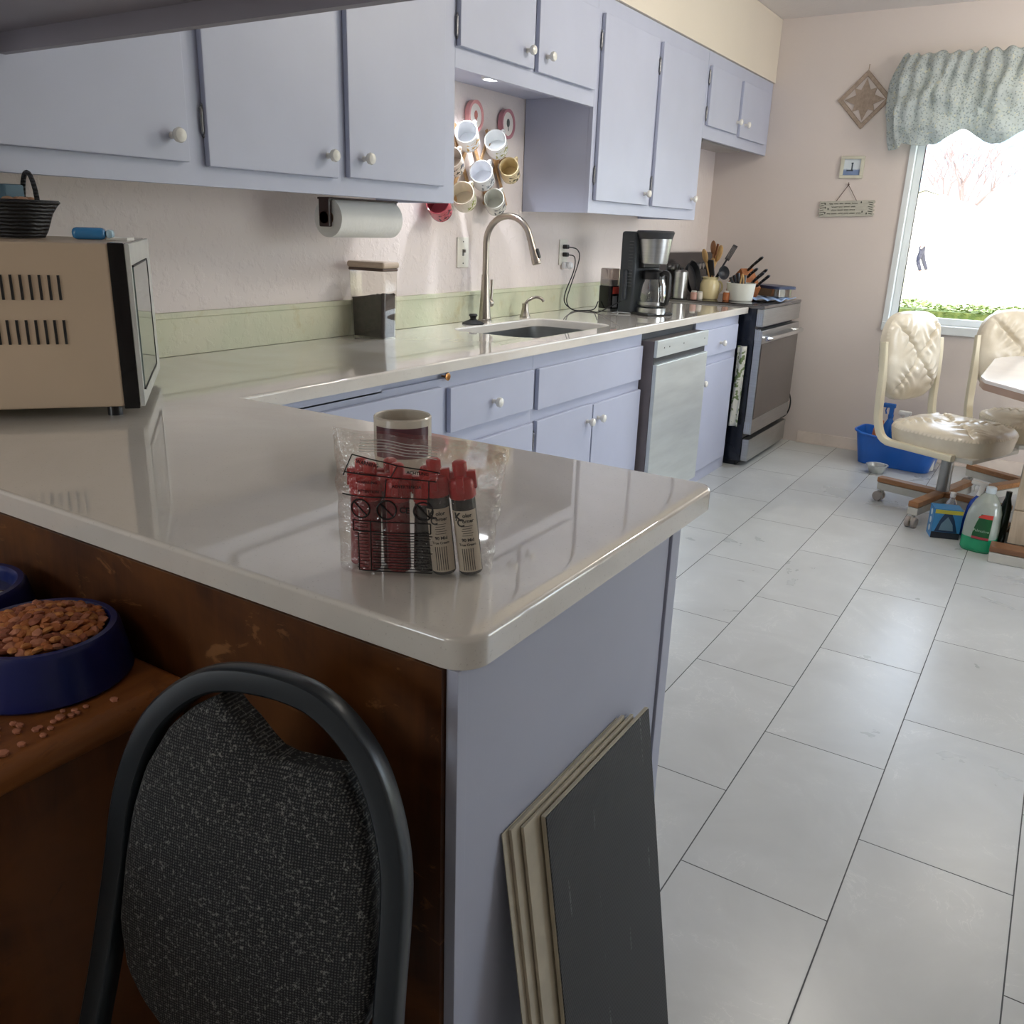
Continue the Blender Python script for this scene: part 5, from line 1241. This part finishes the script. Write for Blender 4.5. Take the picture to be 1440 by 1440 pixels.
# ------------------------------------------------------------------ outdoors through the window
GZ = .12
t = NT('dry_lawn'); v = t.coord(); t.link(t.mix(t.ramp(t.noise(v, .6, 5), .35, .65), lin((196, 190, 160)), lin((170, 176, 130))), t.bsdf.inputs['Base Color']); t.bsdf.inputs['Roughness'].default_value = .9
b = MB(); b.box(-60, 60, YF+.3, 110, GZ-.3, GZ); o = b.build('lawn', t.m, smooth=False); struct(o)
def leafmat(name, c1, c2):
    t = NT(name); v = t.coord(); t.link(t.mix(t.ramp(t.noise(v, 30, 3), .35, .65), lin(c1), lin(c2)), t.bsdf.inputs['Base Color']); t.bsdf.inputs['Roughness'].default_value = .7; return t.m
random.seed(5)
hg = MB(); M_LEAF = leafmat('hedge_leaves', (120, 146, 70), (168, 180, 100))
for k in range(5200):
    x = random.uniform(-2.0, 2.0); y = 6.35+.28*random.random(); zt_ = .905+.025*noise.noise(Vector((x*5, 0, 2)))
    z = zt_-abs(random.gauss(0, .05)); a, c = random.uniform(0, 6.28), random.uniform(-1, 1); s_ = random.uniform(.012, .022)
    u = Vector((cos(a), sin(a), c*.5))*s_; w = Vector((-sin(a), cos(a), random.uniform(-.6, .6)))*s_*.6; p_ = Vector((x, y, z))
    hg.quad(p_-u, p_-w, p_+u, p_+w)
hg.box(-2.0, 2.0, 6.38, 6.60, GZ, .86)
o = hg.build('clipped_hedge', M_LEAF, smooth=False, doubles=False); tag(o, 'low clipped green hedge just outside the window', 'hedge')
def house(name, label, x, y, w, d, h, ridge, c, roofc):
    r = thing(name, label, 'house', (x, y, GZ))
    b = MB(); b.box(-w/2, w/2, 0, d, 0, h); b.prism([(-w/2, h), (w/2, h), (0, h+ridge-.05)], -d+.0, -.0, M=Matrix(((1, 0, 0, 0), (0, 0, -1, 0), (0, 1, 0, 0), (0, 0, 0, 1)))); b.build('walls', mat(name+'_siding', c, .7), r, smooth=False)
    b = MB()
    for s_ in (-1, 1): b.tube([(s_*(w/2+.3), d/2, h-.15), (0, d/2, h+ridge)], .1, 4, sec=(d/2+.3, .06), up=(0, 0, 1))
    b.build('roof', mat(name+'_roof', roofc, .8), r, smooth=False)
    b = MB(); b.box(-w*.30, -w*.05, -.03, .02, .05, h*.72); b.build('garage_door', mat(name+'_door', (222, 222, 218), .6), r)
    b = MB(); b.box(w*.12, w*.28, -.03, .02, h*.35, h*.72); b.build('window', mat('far_window', (150, 170, 190), .2), r)
    return r
house('white_garage', 'pale gabled garage across the lawn seen through the window', -6.6, 46, 6.4, 7, 2.5, .95, (236, 234, 228), (216, 214, 214))
house('ranch_house', 'long white low house far beyond the right side of window', 5.8, 52, 13, 8, 2.3, .9, (240, 238, 232), (224, 220, 216))
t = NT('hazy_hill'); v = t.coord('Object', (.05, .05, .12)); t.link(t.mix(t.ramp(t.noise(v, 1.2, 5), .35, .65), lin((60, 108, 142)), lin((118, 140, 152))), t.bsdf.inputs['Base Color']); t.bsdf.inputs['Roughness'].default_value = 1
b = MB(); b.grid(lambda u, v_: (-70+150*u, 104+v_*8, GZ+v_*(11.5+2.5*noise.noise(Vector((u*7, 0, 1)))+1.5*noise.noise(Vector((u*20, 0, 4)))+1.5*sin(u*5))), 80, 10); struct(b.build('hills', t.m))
def tree(label, x, y, h, seed, m, nb=5):
    random.seed(seed); r = thing('bare_tree', label, 'tree', (x, y, GZ)); b = MB()
    def br(p, d, L, rad_, dep):
        q = p+d*L*.5+Vector((random.uniform(-1, 1), random.uniform(-1, 1), .2))*L*.05; e = p+d*L
        b.tube([p, q, e], [rad_, rad_*.85, rad_*.65], 5)
        if dep == 0: return
        for k in range(3 if dep > 1 else 3):
            nd = (d+Vector((random.uniform(-1, 1), random.uniform(-1, 1), random.uniform(-.15, .6)))*.65).normalized(); br(e, nd, L*random.uniform(.6, .8), rad_*.6, dep-1)
    for k in range(nb):
        a = 2*pi*k/nb; br(Vector((0, 0, h*.16)), Vector((cos(a)*.45, sin(a)*.45, 1)).normalized(), h*.27, .07*h/5, 4)
    b.tube([(0, 0, 0), (0, 0, h*.17)], [.12*h/5, .10*h/5], 8)
    b.build('branches', m, r); return r
M_BARK = mat('grey_bark', (136, 120, 120), .9)
tree('leafless brown tree rising behind the pale garage', -6.4, 57, 7.6, 3, M_BARK)
tree('pale bare tree behind the long white house', .5, 64, 7.5, 8, mat('pale_bark', (140, 130, 130), .9))
tree('bare tree behind the far right of the long house', 6.5, 66, 8, 12, mat('pale_bark', (140, 130, 130), .9), 4)
# person walking on the lawn
pr = thing('person', 'person in dark blue trousers and white top walking across the lawn', 'person', (-5.10, 37, GZ), 195)
def skin(name, V, E, Rr, m, sub=2):
    me = bpy.data.meshes.new(name); me.from_pydata(V, E, []); o = bpy.data.objects.new(name, me); COL.objects.link(o); o.parent = pr
    sk = o.modifiers.new('s', 'SKIN'); 
    for i, r_ in enumerate(Rr): me.skin_vertices[0].data[i].radius = r_ if isinstance(r_, tuple) else (r_, r_)
    me.skin_vertices[0].data[0].use_root = True
    ss = o.modifiers.new('b', 'SUBSURF'); ss.levels = ss.render_levels = sub; me.materials.append(m)
    for p_ in me.polygons: p_.use_smooth = True
    return o
V = [(0, 0, .95), (0, 0, 1.15), (.02, 0, 1.38), (.03, 0, 1.48), (.05, 0, 1.60), (.06, 0, 1.70),
     (.0, .10, .90), (.10, .10, .50), (-.06, .11, .10), (.06, .11, .05), (.0, -.10, .90), (-.12, -.10, .52), (-.30, -.11, .14), (-.20, -.11, .06),
     (.02, .18, 1.38), (-.04, .23, 1.12), (.08, .22, .92), (.02, -.18, 1.38), (.0, -.23, 1.12), (.20, -.2, 1.0)]
E_ = [(0, 1), (1, 2), (2, 3), (3, 4), (4, 5), (0, 6), (6, 7), (7, 8), (8, 9), (0, 10), (10, 11), (11, 12), (12, 13), (2, 14), (14, 15), (15, 16), (2, 17), (17, 18), (18, 19)]
Rr = [.13, .12, (.10, .14), .055, .095, .085, .10, .07, .05, .045, .10, .07, .05, .045, .06, .045, .035, .06, .045, .035]
body = skin('body', V, E_, Rr, mat('skin_tone', (214, 172, 150), .6))
skin('trousers', V[0:1]+V[6:9]+V[10:13]+[(0, 0, 1.08)], [(0, 1), (1, 2), (2, 3), (0, 4), (4, 5), (5, 6), (0, 7)], [.15, .115, .085, .07, .115, .085, .07, .145], mat('navy_denim', (16, 20, 44), .9))
skin('white_top', V[0:3]+V[14:16]+V[17:19], [(0, 1), (1, 2), (2, 3), (3, 4), (2, 5), (5, 6)], [.145, .14, (.12, .155), .075, .06, .075, .06], mat('white_knit', (236, 236, 236), .8))
b = MB(); b.ball(.105, (.05, 0, 1.68), (1, .9, 1.0), 14); b.build('hair', mat('light_hair', (200, 190, 176), .8), pr)
# ------------------------------------------------------------------ lights
w = bpy.data.worlds.new('World'); S.world = w; w.use_nodes = True; nt = w.node_tree
bg = nt.nodes['Background']
sky = nt.nodes.new('ShaderNodeTexSky'); sky.sky_type = 'NISHITA'; sky.sun_disc = False; sky.sun_elevation = rad(38); sky.sun_rotation = rad(150); sky.air_density = 1.2; sky.dust_density = 3
mx = nt.nodes.new('ShaderNodeMix'); mx.data_type = 'RGBA'; mx.inputs[0].default_value = .55; mx.inputs[7].default_value = (.86, .92, 1, 1)
hs = nt.nodes.new('ShaderNodeVectorMath'); hs.operation = 'SCALE'; hs.inputs[3].default_value = .18
nt.links.new(sky.outputs[0], hs.inputs[0]); nt.links.new(hs.outputs[0], mx.inputs[6]); nt.links.new(mx.outputs[2], bg.inputs[0]); bg.inputs[1].default_value = 7.0
def area(name, loc, rot, sx, sy, power, col=(1, 1, 1), spread=None, portal=False):
    l = bpy.data.lights.new(name, 'AREA'); l.shape = 'RECTANGLE'; l.size = sx; l.size_y = sy; l.energy = power; l.color = col
    o = bpy.data.objects.new(name, l); COL.objects.link(o); o.location = loc; o.rotation_euler = [rad(a) for a in rot]
    if portal: l.cycles.is_portal = True
    return o
area('window_portal', ((WIN[0]+WIN[1])/2, YF+.13, (WIN[2]+WIN[3])/2), (-90, 0, 0), WIN[1]-WIN[0], WIN[3]-WIN[2], 1, portal=True)
area('fill_opening_portal', ((WIN3[0]+WIN3[1])/2, YN-.13, (WIN3[2]+WIN3[3])/2), (90, 0, 0), WIN3[1]-WIN3[0], WIN3[3]-WIN3[2], 1, portal=True)  # portal of the added opening behind the camera
area('side_window_portal', (XR+.13, (WIN2[0]+WIN2[1])/2, (WIN2[2]+WIN2[3])/2), (0, 90, 0), WIN2[3]-WIN2[2], WIN2[1]-WIN2[0], 1, portal=True)
# sun on the garden side
sl = bpy.data.lights.new('sun', 'SUN'); sl.energy = 5; sl.angle = rad(1); sl.color = (1, .96, .9); so = bpy.data.objects.new('sun', sl); COL.objects.link(so)
so.rotation_euler = (rad(50), 0, rad(-30))
# ceiling lamps
def ceiling_lamp(label, x, y, power, col, r=.16):
    t_ = thing('ceiling_light', label, 'light', (x, y, ZCE-.001))
    b = MB(); b.lathe([(0, 0), (r*1.05, 0), (r*1.05, -.02), (r, -.025)], 36); b.build('base', M_WHITE, t_)
    b = MB(); b.lathe([(r, -.024), (r*.92, -.06), (r*.6, -.085), (0, -.092)], 36); b.build('glass_dome', mat('lit_dome_%g' % x, (255, 246, 228), .4, emit=((255, 240, 214), 2.2)), t_)
    l = bpy.data.lights.new('lamp', 'POINT'); l.energy = power; l.color = col; l.shadow_soft_size = .14
    o = bpy.data.objects.new('lamp', l); COL.objects.link(o); o.location = (x, y, ZCE-.26)
ceiling_lamp('round glass ceiling lamp over the kitchen floor', -.45, 3.3, 26, (1, .95, .88))
ceiling_lamp('added round glass ceiling lamp filling the unseen dining room', -.9, -1.1, 5.5, (1, .9, .76))  # added lamp, brightens the near side from behind the camera
ceiling_lamp('round glass ceiling lamp over the dining table', .15, 4.9, 14, (1, .93, .82))
l = bpy.data.lights.new('puck', 'SPOT'); l.energy = 17; l.color = (.90, .93, 1); l.spot_size = rad(130); l.spot_blend = .6; l.shadow_soft_size = .03
o = bpy.data.objects.new('puck', l); COL.objects.link(o); o.location = (-1.93, 2.87, ZS+.022)
# ------------------------------------------------------------------ camera
cam = bpy.data.cameras.new('camera'); co = bpy.data.objects.new('camera', cam); COL.objects.link(co)
yw, pt_, rl = .55515, .31859, -.033084
cy_, sy_, cp_, sp_ = cos(yw), sin(yw), cos(pt_), sin(pt_)
Fv = Vector((-sy_*cp_, cy_*cp_, -sp_)); Rv = Vector((cy_, sy_, 0)); Dv = Fv.cross(Rv)
R2 = Rv*cos(rl)+Dv*sin(rl); D2 = -Rv*sin(rl)+Dv*cos(rl)
m = Matrix((R2, -D2, -Fv)).transposed().to_4x4(); m.translation = (0, 0, 1.2888); co.matrix_world = m
cam.sensor_width = 36; cam.lens = 1208.6/1440*36; cam.clip_start = .02; cam.clip_end = 400
S.camera = co
S.view_settings.view_transform = 'Standard'; S.view_settings.look = 'None'; S.view_settings.gamma = 1; S.view_settings.exposure = 0.1
